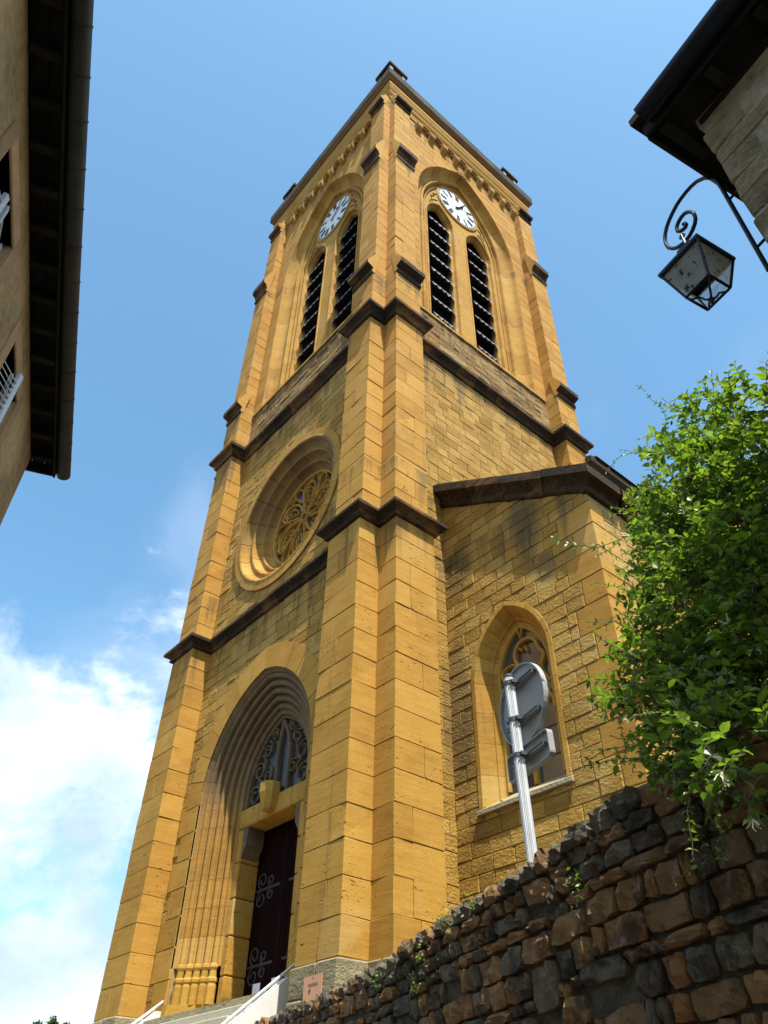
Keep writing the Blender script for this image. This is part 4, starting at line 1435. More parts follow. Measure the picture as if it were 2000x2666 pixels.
for s_ in (-1, 1):
    bar(mb, [(awc + s_ * 0.54, 5.55), (awc + s_ * 0.50, 5.82), (awc + s_ * 0.40, 6.00), (awc + s_ * 0.27, 6.12), (awc + s_ * 0.13, 5.98), (awc + s_ * 0.02, 5.72)], 0.055, 0.29, 0.375, FA, 0.5)
    bar(mb, [(awc + s_ * 0.47, 5.95), (awc + s_ * 0.41, 5.78), (awc + s_ * 0.30, 5.86)], 0.03, 0.31, 0.375, FA, 0.5)
def drop2(cx, cz, r, tail, ang):
    out = []
    for i in range(26):
        th = 2 * pi * i / 26
        k_ = max(0.0, cos(th)) ** 3
        rr_ = r * (1 + tail * k_)
        bend = 0.55 * k_
        out.append((cx + rr_ * cos(th + ang + bend), cz + rr_ * sin(th + ang + bend)))
    return out
bar(mb, drop2(awc + 0.09, 6.78, 0.25, 0.75, -1.25), 0.05, 0.28, 0.375, FA, 0.5, closed=True)
bar(mb, drop2(awc - 0.20, 6.36, 0.21, 0.7, 1.75), 0.045, 0.29, 0.375, FA, 0.5, closed=True)
bar(mb, [(awc - 0.10, 6.98), (awc - 0.02, 6.86), (awc + 0.08, 6.92), (awc + 0.10, 6.80)], 0.035, 0.31, 0.375, FA, 0.5)
bar(mb, [(awc + 0.50, 6.1), (awc + 0.36, 6.35), (awc + 0.42, 6.6)], 0.04, 0.30, 0.375, FA, 0.5)
bar(mb, [(awc - 0.05, 7.3), (awc + 0.0, 7.08), (awc + 0.06, 7.3)], 0.04, 0.30, 0.375, FA, 0.5)
bar(mb, [(p[0], p[1]) for p in arch(0.545, 0.45, 6.44, 4.62, 12, awc)], 0.06, 0.29, 0.38, FA, 0.5)
mb.build('tracery', 'ochre_mould', aisw)
mb = MB()
for z in (4.95, 5.4):
    bar(mb, [(awc - 0.53, z), (awc + 0.53, z)], 0.014, 0.355, 0.37, FA)
mb.build('glazing_bar', 'clamp_steel', aisw)

# ---- nave and side chapel behind
mb = MB()
box(mb, -7.6, 0.48, 7.06, 26, 0.6, 15.0)
box(mb, 0.48, 3.2, 8.05, 12, 9.0, 12.3)
v = [(0.48, 8.05, 12.3), (3.2, 8.05, 12.3), (3.2, 8.05, 12.6), (0.48, 8.05, 14.2)]
v += [(x, 12, z) for x, y, z in v]
mb.add(v, [(0, 1, 2, 3), (7, 6, 5, 4), (2, 6, 7, 3), (1, 5, 6, 2)])
mb.build('nave_wall', 'ochre_rough', church)
mb = MB()
sweep(mb, [(0.48, 7.06), (0.48, 26), (-7.6, 26), (-7.6, 7.06)], [(0.0, 14.9), (0.06, 14.95), (0.06, 15.05), (0.16, 15.2), (0.16, 15.4), (-0.1, 15.46)], True)
v = [(0.4, 7.93, 14.28), (3.35, 7.93, 12.5), (3.35, 7.93, 12.68), (0.4, 7.93, 14.48)]
v += [(x, 12.1, z) for x, y, z in v]
mb.add(v, [(0, 1, 2, 3), (7, 6, 5, 4), (2, 6, 7, 3), (1, 5, 6, 2), (0, 4, 5, 1)])
mb.build('nave_cornice', 'crusted_stone', church)
mb = MB()
v = [(0.7, 7.1, 15.44), (0.7, 26.2, 15.44), (-3.5, 26.2, 18.6), (-3.5, 7.1, 18.6), (-7.8, 7.1, 15.44), (-7.8, 26.2, 15.44)]
mb.add(v, [(0, 1, 2, 3), (3, 2, 5, 4), (0, 3, 4), (1, 5, 2)])
mb.build('nave_roof', 'roof_tile', church)

# ---- write out the stones: the 300 that show largest are objects, the others one part
rank = sorted(range(len(blocks)), key=lambda i: -seen(blocks[i][0]))
def faces_camera(mb):
    # front centre normal test through the first face
    f = mb.f[0]
    return True
for i in rank[:300]:
    mb, mat = blocks[i]
    mb.build('stone_block', mat, church)
mats = sorted(set(b[1] for b in blocks))
rest = MB()
for i in rank[300:]:
    mb, mat = blocks[i]
    rest.merge(mb, mats.index(mat))
rest.build('stone_blocks', mats, church, kind='stuff')

# ---- poster on the plinth
mb = MB()
box(mb, -0.60, -0.22, -0.548, -0.54, 1.74, 2.03)
po = mb.build('notice_board', 'salmon_paper'); tag(po, 'small salmon coloured notice fixed to the pale stone base', 'notice')
mb = MB()
for x0, x1, z0, z1 in ((-0.42, -0.415, 1.99, 2.015), (-0.405, -0.40, 1.99, 2.015), (-0.48, -0.455, 1.84, 1.87), (-0.475, -0.45, 1.86, 1.89), (-0.32, -0.30, 1.80, 1.815), (-0.43, -0.41, 1.76, 1.765), (-0.40, -0.385, 1.76, 1.765), (-0.50, -0.30, 1.94, 1.943), (-0.50, -0.30, 1.92, 1.923)):
    box(mb, x0, x1, -0.5505, -0.5485, z0, z1)
mb.build('print', 'numeral_black', po)

# ---- steps with white cheeks and handrails
st = empty('entrance_steps', (-3.5, -0.6, 1.15), 'pale stone steps climbing to the church door between white cheeks', 'steps')
for k in range(5):
    mb = MB()
    cbox(mb, -5.3, -1.75, -0.35 - 0.28 * (k + 1), -0.35 - 0.28 * k + 0.02, 1.0, 2.05 - 0.17 * (k + 1), 0.01)
    mb.build('step', 'cream_step', st)
mb = MB()
box(mb, -5.3, -1.75, -0.35, 1.25, 1.0, 2.05)
mb.build('landing', 'pale_plinth', st)
for x in (-1.74, -5.48):
    mb = MB()
    pf = [(0.0, 1.0), (0.0, 2.22), (-0.12, 2.22), (-1.5, 1.12), (-1.5, 1.0)]
    v = [(x + dx, y, z) for dx in (0.0, 0.16) for y, z in pf]
    mb.add(v, [tuple(range(5)), tuple(range(9, 4, -1))] + [(i, (i + 1) % 5, (i + 1) % 5 + 5, i + 5) for i in range(5)])
    mb.build('cheek_wall', 'white_stone', st)
for x, lab in ((-1.62, 'grey metal handrail rising to the right side of the doorway'), (-5.4, 'grey metal handrail rising to the left side of the doorway')):
    hr_ = empty('handrail', (x, -0.6, 1.6), lab, 'handrail', 'handrails of the church steps')
    mb = MB()
    tube(mb, [(x, -1.6, 1.13), (x, 0.0 if x > -3 else 0.02, 2.40)], 0.021, 10)
    mb.build('rail', 'galvanised', hr_)
    for y in (-1.3, -0.75, -0.15):
        mb = MB()
        zt = 1.13 + (y + 1.6) * 0.794
        tube(mb, [(x, y, zt - 0.26), (x, y, zt)], 0.011, 6)
        mb.build('baluster', 'galvanised', hr_)

# ================================================================== RETAINING WALL
rw = empty('retaining_wall', (4.0, -2.85, -1.6), 'rough rubble retaining wall of rust and grey stones below the church', 'wall')
TOP = [(-2.2, 1.50), (0.0, 1.50), (0.42, 1.499), (0.75, 1.457), (1.01, 1.43), (1.52, 1.421), (1.94, 1.426), (2.34, 1.401), (2.83, 1.351), (3.48, 1.328), (4.6, 1.323), (6.8, 1.40), (10.4, 1.45)]
def ztop(s):
    for (a, za), (b, zb) in zip(TOP[:-1], TOP[1:]):
        if s <= b: return za + (zb - za) * max(0, (s - a)) / (b - a)
    return TOP[-1][1]
def RW(s, out, z):
    q = WR + WD * s + WN * out
    return (q.x, q.y, z)
mb = MB()
ns = 60
v, F = [], []
for i in range(ns + 1):
    s = -2.2 + 12.6 * i / ns
    zt = ztop(s) - 0.05
    v += [RW(s, -0.022, -1.6), RW(s, -0.022, zt), RW(s, -0.36, zt - 0.02), RW(s, -0.36, -1.6)]
for i in range(ns):
    for k in range(3): F.append((i * 4 + k, (i + 1) * 4 + k, (i + 1) * 4 + k + 1, i * 4 + k + 1))
F += [(0, 1, 2, 3), (ns * 4 + 3, ns * 4 + 2, ns * 4 + 1, ns * 4)]
mb.add(v, F)
mb.build('mortar_bed', 'dark_mortar', rw)
def rubble_stone(s0, s1, z0, z1, out, tn, back=-0.06, slope=0.0):
    mb = MB()
    nx, nz_ = 5, 4
    w, h = s1 - s0, z1 - z0
    g = []
    k1, k2, k3 = R.uniform(0, 6), R.uniform(0, 6), R.uniform(0, 6)
    for j in range(nz_):
        for i in range(nx):
            fx, fz = i / (nx - 1), j / (nz_ - 1)
            ex, ez = abs(fx * 2 - 1), abs(fz * 2 - 1)
            # rounded outline, wobbling
            sx = (fx * 2 - 1) * (1 - 0.09 * ez ** 3) + 0.045 * sin(k1 + 5 * fz)
            sz = (fz * 2 - 1) * (1 - 0.12 * ex ** 3) + 0.06 * sin(k2 + 4 * fx)
            edge = max(ex, ez)
            o_ = out * (1 - 0.45 * edge ** 6) + R.uniform(-0.012, 0.012) + 0.012 * sin(k3 + 7 * fx + 3 * fz)
            cs = (s0 + s1) / 2 + sx * w / 2
            g.append(RW(cs, o_, (z0 + z1) / 2 + sz * h / 2 + slope * (cs - (s0 + s1) / 2)))
    F = []
    for j in range(nz_ - 1):
        for i in range(nx - 1):
            a = j * nx + i
            F.append((a, a + nx, a + nx + 1, a + 1))
    rim = list(range(nx)) + [nx * j + nx - 1 for j in range(1, nz_)] + list(range(nx * nz_ - 2, nx * (nz_ - 1) - 1, -1)) + [nx * j for j in range(nz_ - 2, 0, -1)]
    nb = len(g)
    cs_, cz_ = (s0 + s1) / 2, (z0 + z1) / 2
    for r_ in rim:
        x, y, z = g[r_]
        sp = (Vector((x, y)) - WR).dot(WD)
        g.append(RW(cs_ + (sp - cs_) * 0.98, back, cz_ + (z - cz_) * 0.98))
    m = len(rim)
    for i in range(m):
        j = (i + 1) % m
        F.append((rim[i], rim[j], nb + j, nb + i))
    mb.add(g, F, tn)
    return mb
stones = []
def tone_pick():
    return R.choice((R.uniform(-1, -0.35), R.uniform(0.0, 0.95), R.uniform(0.05, 0.8), R.uniform(-0.3, 0.6), R.uniform(-0.6, 0.1)))
# coping course on top: stones lying across the wall
s = -2.1
while s < 10.2:
    w = R.uniform(0.12, 0.30)
    zt = (ztop(s) + ztop(s + w)) / 2
    stones.append(rubble_stone(s + 0.01, s + w - 0.01, zt - R.uniform(0.09, 0.12), zt + R.uniform(-0.012, 0.02), R.uniform(0.02, 0.06), R.uniform(-0.75, -0.1) if R.random() < 0.7 else R.uniform(0, 0.5), back=-0.38))
    s += w
# rows below
z = -0.105
occupied = []
row = 0
while z > -1.9:
    h = R.choice((0.07, 0.09, 0.10, 0.12, 0.14))
    s = -2.1 + R.uniform(0, 0.2)
    while s < 10.2:
        big = R.random() < 0.07
        w = R.uniform(0.11, 0.31) if not big else R.uniform(0.24, 0.36)
        if R.random() < 0.13: w = R.uniform(0.06, 0.11)
        hh = h * (R.uniform(1.5, 1.85) if big else R.uniform(0.94, 1.04))
        ahead = [o for o in occupied if s < o[0] < s + w + 0.05 and o[2] < ztop(s) + z - 0.015 and o[3] > ztop(s) + z - h * 0.9]
        if ahead and min(o[0] for o in ahead) - s > 0.06:
            w = min(o[0] for o in ahead) - s
            big = False
            hh = h
        zt = ztop(s + w / 2) + z
        clash = [o for o in occupied if o[0] < s + w - 0.01 and o[1] > s + 0.01 and o[2] < zt - 0.015 and o[3] > zt - h * 0.9]
        if clash:
            s = max(s + 0.02, min(o[1] for o in clash))
            continue
        # shrink so that we do not overlap later big stones
        if zt < -1.55: break
        gz = R.uniform(0.006, 0.016)
        stones.append(rubble_stone(s + 0.006, s + w - 0.006, zt - hh + gz, zt - 0.004, R.uniform(0.012, 0.036) + (0.006 if big else 0), tone_pick(), slope=R.uniform(-0.03, 0.03)))
        if big: occupied.append((s, s + w, zt - hh, zt))
        s += w + R.uniform(0, 0.02)
    z -= h
def shown(mb):
    a = seen(mb)
    return a
stones.sort(key=lambda m_: -shown(m_))
for m_ in stones[:300]: m_.build('stone', 'rubble_stone', rw)
rest = MB()
for m_ in stones[300:]: rest.merge(m_)
rest.build('stones', 'rubble_stone', rw, kind='stuff')
# weeds in the joints
mb = MB()
for s, z in ((2.35, 1.22), (1.98, 1.35), (3.1, 1.2), (1.6, 1.36), (0.45, 1.18), (2.45, 1.05)):
    for _ in range(30):
        q = Vector(RW(s + R.gauss(0, 0.035), 0.06 + R.uniform(0, 0.05), z + R.gauss(0, 0.045)))
        a, b = R.uniform(0, 2 * pi), R.uniform(-1, 1)
        d = Vector((cos(a), sin(a), b)).normalized() * R.uniform(0.008, 0.02)
        e = d.cross(Vector((R.random(), R.random(), R.random()))).normalized() * 0.007
        mb.add([q, q + d + e, q + d * 2, q + d - e], [(0, 1, 2, 3)], R.uniform(-1, 1))
w_ = mb.build('wall_weeds', 'honeysuckle_leaf', rw, kind='stuff')

# ================================================================== ROAD SIGN SEEN FROM BEHIND
P0 = Vector((5.213, -2.913))
sg = empty('road_sign', (P0.x, P0.y, 1.2), 'back of a round road sign with a small plate on a fluted grey post', 'road sign')
lean = Vector((WD.x * 0.05, WD.y * 0.05))
def SP(z): q = P0 + lean * (z - 1.5); return q
mb = MB()
nf = 40
v, F = [], []
zz = [1.1, 1.6, 2.2, 2.95]
for z in zz:
    c0 = SP(z)
    for k in range(nf):
        r_ = 0.038 if k % 2 else 0.0345
        v.append((c0.x + r_ * cos(2 * pi * k / nf), c0.y + r_ * sin(2 * pi * k / nf), z))
for i in range(len(zz) - 1):
    for k in range(nf): F.append((i * nf + k, i * nf + (k + 1) % nf, (i + 1) * nf + (k + 1) % nf, (i + 1) * nf + k))
F.append(tuple(range((len(zz) - 1) * nf, len(zz) * nf)))
mb.add(v, F)
mb.build('post', 'galvanised', sg)
mb = MB()
lathe(mb, SP(2.95).x, SP(2.95).y, [(0.036, 2.951), (0.041, 2.955), (0.041, 2.972), (0.01, 2.98)], 20)
mb.build('post_cap', 'clamp_steel', sg)
def SG(s, out, z):                       # s along the wall direction from the post, out towards the camera side
    c0 = SP(z)
    q = c0 + WD * s + WN * out
    return (q.x, q.y, z)
sc_s, sc_z, sr = -0.03, 2.735, 0.315
mb = MB()
n = 48
ci = [(sc_s + sr * cos(2 * pi * k / n), sc_z + sr * sin(2 * pi * k / n)) for k in range(n)]
c2 = [(sc_s + (sr - 0.012) * cos(2 * pi * k / n), sc_z + (sr - 0.012) * sin(2 * pi * k / n)) for k in range(n)]
v = [SG(a, -0.075, z) for a, z in c2] + [SG(a, -0.055, z) for a, z in c2] + [SG(a, -0.055, z) for a, z in ci] + [SG(a, -0.095, z) for a, z in ci]
F = [tuple(range(n - 1, -1, -1))] + [tuple(range(3 * n, 4 * n))]
for k in range(3): F += [(k * n + i, (k + 1) * n + i, (k + 1) * n + (i + 1) % n, k * n + (i + 1) % n) for i in range(n)]
mb.add(v, F)
mb.build('round_plate', 'sign_back', sg)
mb = MB()
def rrect(w, h, r_, cs, cz):
    out = []
    for (sx, sz, a0) in ((1, 1, 0), (-1, 1, pi / 2), (-1, -1, pi), (1, -1, 3 * pi / 2)):
        for k in range(5):
            a = a0 + pi / 2 * k / 4
            out.append((cs + sx * (w / 2 - r_) + r_ * cos(a), cz + sz * (h / 2 - r_) + r_ * sin(a)))
    return out
ro, ri = rrect(0.56, 0.20, 0.035, -0.03, 2.32), rrect(0.54, 0.18, 0.03, -0.03, 2.32)
n = len(ro)
v = [SG(a, -0.075, z) for a, z in ri] + [SG(a, -0.05, z) for a, z in ri] + [SG(a, -0.05, z) for a, z in ro] + [SG(a, -0.095, z) for a, z in ro]
F = [tuple(range(n - 1, -1, -1))] + [tuple(range(3 * n, 4 * n))]
for k in range(3): F += [(k * n + i, (k + 1) * n + i, (k + 1) * n + (i + 1) % n, k * n + (i + 1) % n) for i in range(n)]
mb.add(v, F)
mb.build('lower_plate', 'sign_back', sg)
for z in (2.90, 2.60, 2.325):
    mb = MB()
    c0 = SP(z)
    lathe(mb, c0.x, c0.y, [(0.040, z - 0.014), (0.044, z - 0.014), (0.044, z + 0.014), (0.040, z + 0.014)], 24)
    for s_ in (-0.055, 0.055):
        box(mb, s_ - 0.012, s_ + 0.012, -0.02, 0.016, z - 0.013, z + 0.013, 0, lambda a, b, c: SG(a, b, c))
        tube(mb, [SG(s_, 0.03, z), SG(s_, -0.05, z)], 0.006, 6)
    cl = mb.build('clamp', 'clamp_steel', sg)
    mb = MB()
    box(mb, -0.25, 0.18, -0.072, -0.046, z - 0.012, z + 0.012, 0, lambda a, b, c: SG(a, b, c))
    rl = mb.build('rail', 'sign_back', sg)
    mb = MB()
    box(mb, -0.25, 0.18, -0.0455, -0.040, z - 0.018, z - 0.008, 0, lambda a, b, c: SG(a, b, c))
    box(mb, -0.25, 0.18, -0.0455, -0.040, z + 0.008, z + 0.018, 0, lambda a, b, c: SG(a, b, c))
    box(mb, -0.255, -0.2505, -0.07, -0.042, z - 0.015, z + 0.015, 0, lambda a, b, c: SG(a, b, c))
    mb.build('lip', 'clamp_steel', rl)

# ================================================================== LEFT HOUSE
LD = Vector((-0.93, 0.368)).normalized()
LNn = Vector((-0.368, -0.93)).normalized()      # away from the camera, into the house
LO = Vector((CAM.x, CAM.y)) + LNn * 1.83
def LH(t, dep, z):
    q = LO + LD * t + LNn * dep
    return (q.x, q.y, z)
lh = empty('left_house', (*((LO + LD * 3 + LNn * 2)), -1.6), 'rendered ochre house with deep dark eaves along the left edge', 'house')
mb = MB()
wins = [(3.18, 4.02), (4.95, 5.70)]
T0, T1, ZH = -3.0, 6.94, 6.0
outer = [(T0, -1.6), (T1, -1.6), (T1, ZH), (T0, ZH)]
holes = [[(a, 3.9), (b, 3.9), (b, 5.56), (a, 5.56)] for a, b in wins] + [[(0.9, 3.9), (1.7, 3.9), (1.7, 5.56), (0.9, 5.56)]]
plate(mb, outer, holes, 0.0, 0.35, LH)
box(mb, T0, T1 - 0.0, 0.36, 6.0, -1.6, ZH - 0.01, 0, LH)
mb.build('wall', 'render_plaster', lh)
for a, b in wins + [(0.9, 1.7)]:
    m_ = MB()
    for (u0, u1, z0, z1) in ((a - 0.14, a, 3.85, 5.7), (b, b + 0.14, 3.85, 5.7), (a, b, 5.56, 5.72), (a - 0.14, b + 0.14, 3.74, 3.85)):
        cbox(m_, u0 + 0.001, u1 - 0.001, -0.02, 0.22, z0, z1, 0.008, R.uniform(-1, 1), LH)
    f_ = m_.build('window', 'frame_stone', lh)
    m_ = MB()
    box(m_, a, b, 0.3, 0.32, 3.85, 5.56, 0, LH)
    m_.build('pane', 'church_glass', f_)
    for e_, dirn in ((a, 1), (b, -1)):
        m_ = MB()
        # open louvred shutter leaf standing out from the reveal
        ang = radians(22 if a > 4 and dirn > 0 else 10)
        du, dd = dirn * cos(ang) * 0.40, -sin(ang) * 0.40
        def SH(k, th, z): return LH(e_ + du * k + dd * th * 0, 0.05 + dd * k, z)
        nL = 22
        for (k0, k1) in ((0.0, 0.12), (0.88, 1.0)):
            v = [LH(e_ + du * k, 0.09 + dd * k, z) for z in (3.9, 5.52) for k in (k0, k1)] + [LH(e_ + du * k, 0.06 + dd * k, z) for z in (3.9, 5.52) for k in (k0, k1)]
            m_.add(v, [(0, 1, 3, 2), (4, 6, 7, 5), (0, 4, 5, 1), (2, 3, 7, 6), (0, 2, 6, 4), (1, 5, 7, 3)])
        for j in range(nL):
            z = 3.95 + j * (1.5 / nL)
            v = [LH(e_ + du * k, 0.055 + x + dd * k, z + zz_) for k in (0.12, 0.88) for x, zz_ in ((0.0, 0.0), (0.035, 0.045), (0.041, 0.039), (0.006, -0.006))]
            m_.add(v, [(0, 1, 5, 4), (1, 2, 6, 5), (2, 3, 7, 6), (3, 0, 4, 7), (0, 3, 2, 1), (4, 5, 6, 7)])
        m_.build('shutter', 'shutter_paint', f_)
# eaves: soffit boards, rafters, fascia, gutter
sl_ = 0.10
for k in range(27):
    t = -2.30 + 0.3545 * k
    if t > T1 + 0.2: break
    mb = MB()
    cbox(mb, t - 0.035, t + 0.035, -0.235, 0.3, 5.99 + R.uniform(-0.004, 0.004), 6.10, 0.006, R.uniform(-1, 1), LH)
    mb.build('rafter', 'dark_wood', lh)
for k in range(4):
    mb = MB()
    cbox(mb, T0, T1 + 0.22, -0.24 + 0.13 * k, -0.115 + 0.13 * k, 6.101, 6.125, 0.006, R.uniform(-1, 1), LH)
    mb.build('soffit_board', 'dark_wood', lh)
mb = MB()
cbox(mb, T0, T1 + 0.22, -0.262, -0.242, 5.97, 6.13, 0.004, 0, LH)
cbox(mb, T1 + 0.2, T1 + 0.235, -0.25, 3.0, 6.0, 6.14, 0.004, 0, LH)
mb.build('fascia', 'dark_wood', lh)
mb = MB()
v, F = [], []
gc = (-0.335, 6.06)
NG = 12
for t in (T0, T1 + 0.24):
    for r_ in (0.075, 0.071):
        for k in range(NG + 1):
            a = pi + pi * k / NG
            v.append(LH(t, gc[0] + r_ * cos(a), gc[1] + r_ * sin(a)))
n1 = NG + 1
for k in range(NG):
    F.append((k, 2 * n1 + k, 2 * n1 + k + 1, k + 1))
    F.append((n1 + k + 1, 3 * n1 + k + 1, 3 * n1 + k, n1 + k))
F.append(tuple(range(2 * n1, 3 * n1)))
F.append(tuple(range(n1 - 1, -1, -1)))
F.append((0, n1, 3 * n1, 2 * n1)); F.append((n1 - 1, 2 * n1 - 1, 4 * n1 - 1, 3 * n1 - 1))
mb.add(v, F)
mb.build('gutter', 'gutter_metal', lh, smooth=True)
for t in [1.7, 2.05, 2.403, 2.745, 3.074, 3.456, 3.806, 4.161, 4.522, 4.858, 5.214, 5.582, 5.955, 6.294, 6.612, 6.872]:
    mb = MB()
    v, F = [], []
    for tt in (t - 0.009, t + 0.009):
        for k in range(NG + 1):
            a = pi + pi * k / NG
            v.append(LH(tt, gc[0] + 0.081 * cos(a), gc[1] + 0.081 * sin(a)))
    for k in range(NG): F.append((k, n1 + k, n1 + k + 1, k + 1))
    mb.add(v, F)
    mb.build('gutter_bracket', 'gutter_metal', lh)
mb = MB()
v = [LH(T0, -0.32, 6.13), LH(T1 + 0.24, -0.32, 6.13), LH(T1 + 0.24, 3.2, 7.6), LH(T0, 3.2, 7.6), LH(T0, 6.6, 6.1), LH(T1 + 0.24, 6.6, 6.1)]
v += [(x, y, z + 0.08) for x, y, z in v]
mb.add(v, [(0, 1, 2, 3), (3, 2, 5, 4), (6, 9, 8, 7), (9, 10, 11, 8), (0, 6, 7, 1), (1, 7, 8, 2), (2, 8, 11, 5), (0, 3, 9, 6), (3, 4, 10, 9)])
v = [LH(T1 - 0.01, 0.0, 6.0), LH(T1 - 0.01, 6.0, 6.0), LH(T1 - 0.01, 3.2, 7.45), LH(T1 - 0.3, 0.0, 6.0), LH(T1 - 0.3, 6.0, 6.0), LH(T1 - 0.3, 3.2, 7.45)]
mb.add(v, [(0, 1, 2), (5, 4, 3)])
mb.build('roof', 'roof_tile', lh)

# ================================================================== RIGHT HOUSE
RD = Vector((0.98, -0.2)).normalized()
RNn = Vector((0.2, 0.98)).normalized()
RO = Vector((8.24, -4.26))
def RH(t, dep, z):
    q = RO + RD * t + RNn * dep
    return (q.x, q.y, z)
rh = empty('right_house', (*((RO + RD * 3 + RNn * 3)), -1.6), 'weathered stone and plaster house corner with dark eaves at the upper right', 'house')
mb = MB()
# irregular corner wall built of courses so the arris wanders
zz = [-1.6 + 0.11 * i for i in range(61)]
v, F = [], []
for z in zz:
    j = R.uniform(-0.018, 0.012)
    for t, dp in ((5.0, 0.0), (0.25, R.uniform(-0.008, 0.008)), (0.0 + j, 0.0 + j * 0.5), (j * 0.5, 0.3), (0.0, 5.0)):
        v.append(RH(t, dp, min(z, 5.0)))
for i in range(len(zz) - 1):
    for k in range(4): F.append((i * 5 + k, i * 5 + k + 1, (i + 1) * 5 + k + 1, (i + 1) * 5 + k))
mb.add(v, F)
mb.build('wall', 'grey_plaster', rh)
# exposed quoins and rubble where the plaster has fallen
z = 2.9
i = 0
while z < 4.9:
    h = R.uniform(0.16, 0.26)
    if z + h > 4.97: break
    mb = MB()
    l1, l2 = (0.42, 0.22) if i % 2 else (0.24, 0.4)
    l1 += R.uniform(-0.05, 0.08)
    cbox(mb, -0.016, l1, -0.004 - R.uniform(0, 0.008), l2, z + 0.006, z + h - 0.006, 0.012, R.uniform(-1, 0.6), RH, jit=0.012)
    mb.build('quoin', 'quoin_stone', rh)
    z += h
    i += 1
mb = MB()
OV = 0.20
box(mb, -0.19, 5.2, -OV, 5.0, 5.03, 5.06, 0, RH)
mb.build('soffit', 'dark_wood', rh)
for k in range(14):
    mb = MB()
    t = -0.12 + 0.36 * k
    cbox(mb, t - 0.035, t + 0.035, -OV + 0.02, 0.2, 4.955, 5.028, 0.006, R.uniform(-1, 1), RH)
    mb.build('rafter', 'dark_wood', rh)
mb = MB()
box(mb, 0.01, 5.2, -0.02, 0.02, 4.90, 4.952, 0, RH)
mb.build('wall_plate', 'dark_wood', rh)
mb = MB()
cbox(mb, -0.22, 5.2, -OV - 0.03, -OV - 0.002, 4.96, 5.10, 0.004, 0, RH)
cbox(mb, -0.23, -0.20, -OV + 0.0, 5.0, 4.96, 5.12, 0.006, 0.5, RH)
mb.build('fascia', 'dark_wood', rh)
mb = MB()
v, F = [], []
gc = (-OV - 0.105, 5.03)
for t in (-0.15, 5.2):
    for r_ in (0.07, 0.066):
        for k in range(NG + 1):
            a = pi + pi * k / NG
            v.append(RH(t, gc[0] + r_ * cos(a), gc[1] + r_ * sin(a)))
for k in range(NG):
    F.append((k, 2 * n1 + k, 2 * n1 + k + 1, k + 1))
    F.append((n1 + k + 1, 3 * n1 + k + 1, 3 * n1 + k, n1 + k))
F.append(tuple(range(n1))); F.append((0, n1, 3 * n1, 2 * n1)); F.append((n1 - 1, 2 * n1 - 1, 4 * n1 - 1, 3 * n1 - 1))
mb.add(v, F)
mb.build('gutter', 'wrought_iron', rh, smooth=True)
mb = MB()
v = [RH(-0.25, -OV - 0.09, 5.10), RH(5.2, -OV - 0.09, 5.10), RH(5.2, 2.6, 6.3), RH(2.4, 2.6, 6.3), RH(-0.25, 5.2, 5.10)]
v += [(x, y, z + 0.07) for x, y, z in v]
mb.add(v, [(3, 2, 1, 0), (4, 3, 0), (5, 6, 7, 8), (5, 8, 9), (0, 1, 6, 5), (0, 5, 9, 4)])
mb.build('roof', 'old_tile', rh)

# ================================================================== STREET LANTERN
LB = Vector((8.12, -3.90)); LBd = Vector((-0.971, 0.241))
def LT(s, z, off=0.0): q = LB + LBd * s + Vector((0.241, 0.971)) * off; return (q.x, q.y, z)
lt = empty('street_lantern', LT(0, 3.85), 'black wrought iron lantern hanging from a scrolled wall bracket', 'street lamp')
mb = MB()
scr = [(0.0, 3.84), (0.0, 4.3), (0.0, 4.62), (0.0, 4.80), (0.005, 4.89), (0.03, 4.98), (0.06, 5.04), (0.113, 5.09), (0.16, 5.107), (0.206, 5.112), (0.255, 5.11), (0.3, 5.10), (0.35, 5.075), (0.394, 5.045), (0.43, 5.01), (0.46, 4.963), (0.476, 4.92), (0.481, 4.873), (0.473, 4.81), (0.449, 4.763), (0.42, 4.73),
       (0.385, 4.712), (0.35, 4.703), (0.314, 4.708), (0.278, 4.728), (0.247, 4.758), (0.230, 4.79), (0.225, 4.822), (0.226, 4.86), (0.236, 4.892), (0.255, 4.922), (0.277, 4.942), (0.31, 4.945), (0.34, 4.933), (0.362, 4.912), (0.37, 4.889), (0.37, 4.86), (0.357, 4.838), (0.335, 4.822), (0.313, 4.818), (0.300, 4.833), (0.303, 4.853), (0.318, 4.865)]
tube(mb, [LT(s, z) for s, z in scr], 0.0135, 8)
br = mb.build('bracket', 'wrought_iron', lt, smooth=True)
for z in (4.63, 4.07):
    mb = MB()
    tube(mb, [LT(-0.0, z), LT(-0.30, z)], 0.010, 6)
    mb.build('wall_tie', 'wrought_iron', lt)
lc = Vector((7.785, -3.865))
LX, LY = RD, RNn
ca_, sa_ = cos(radians(3)), sin(radians(3))
def LL(a, b, z): q = lc + LX * a + LY * b; return (q.x, q.y, z)
zt_, zb_, ht, hb_ = 4.32, 4.05, 0.150, 0.088
mb = MB()
tube(mb, [LL(0, 0, 4.72), LL(0, 0, 4.58)], 0.010, 6)
tube(mb, [LL(0.02 * cos(a), 0, 4.70 + 0.02 * sin(a)) for a in [2 * pi * k / 10 for k in range(11)]], 0.006, 6)
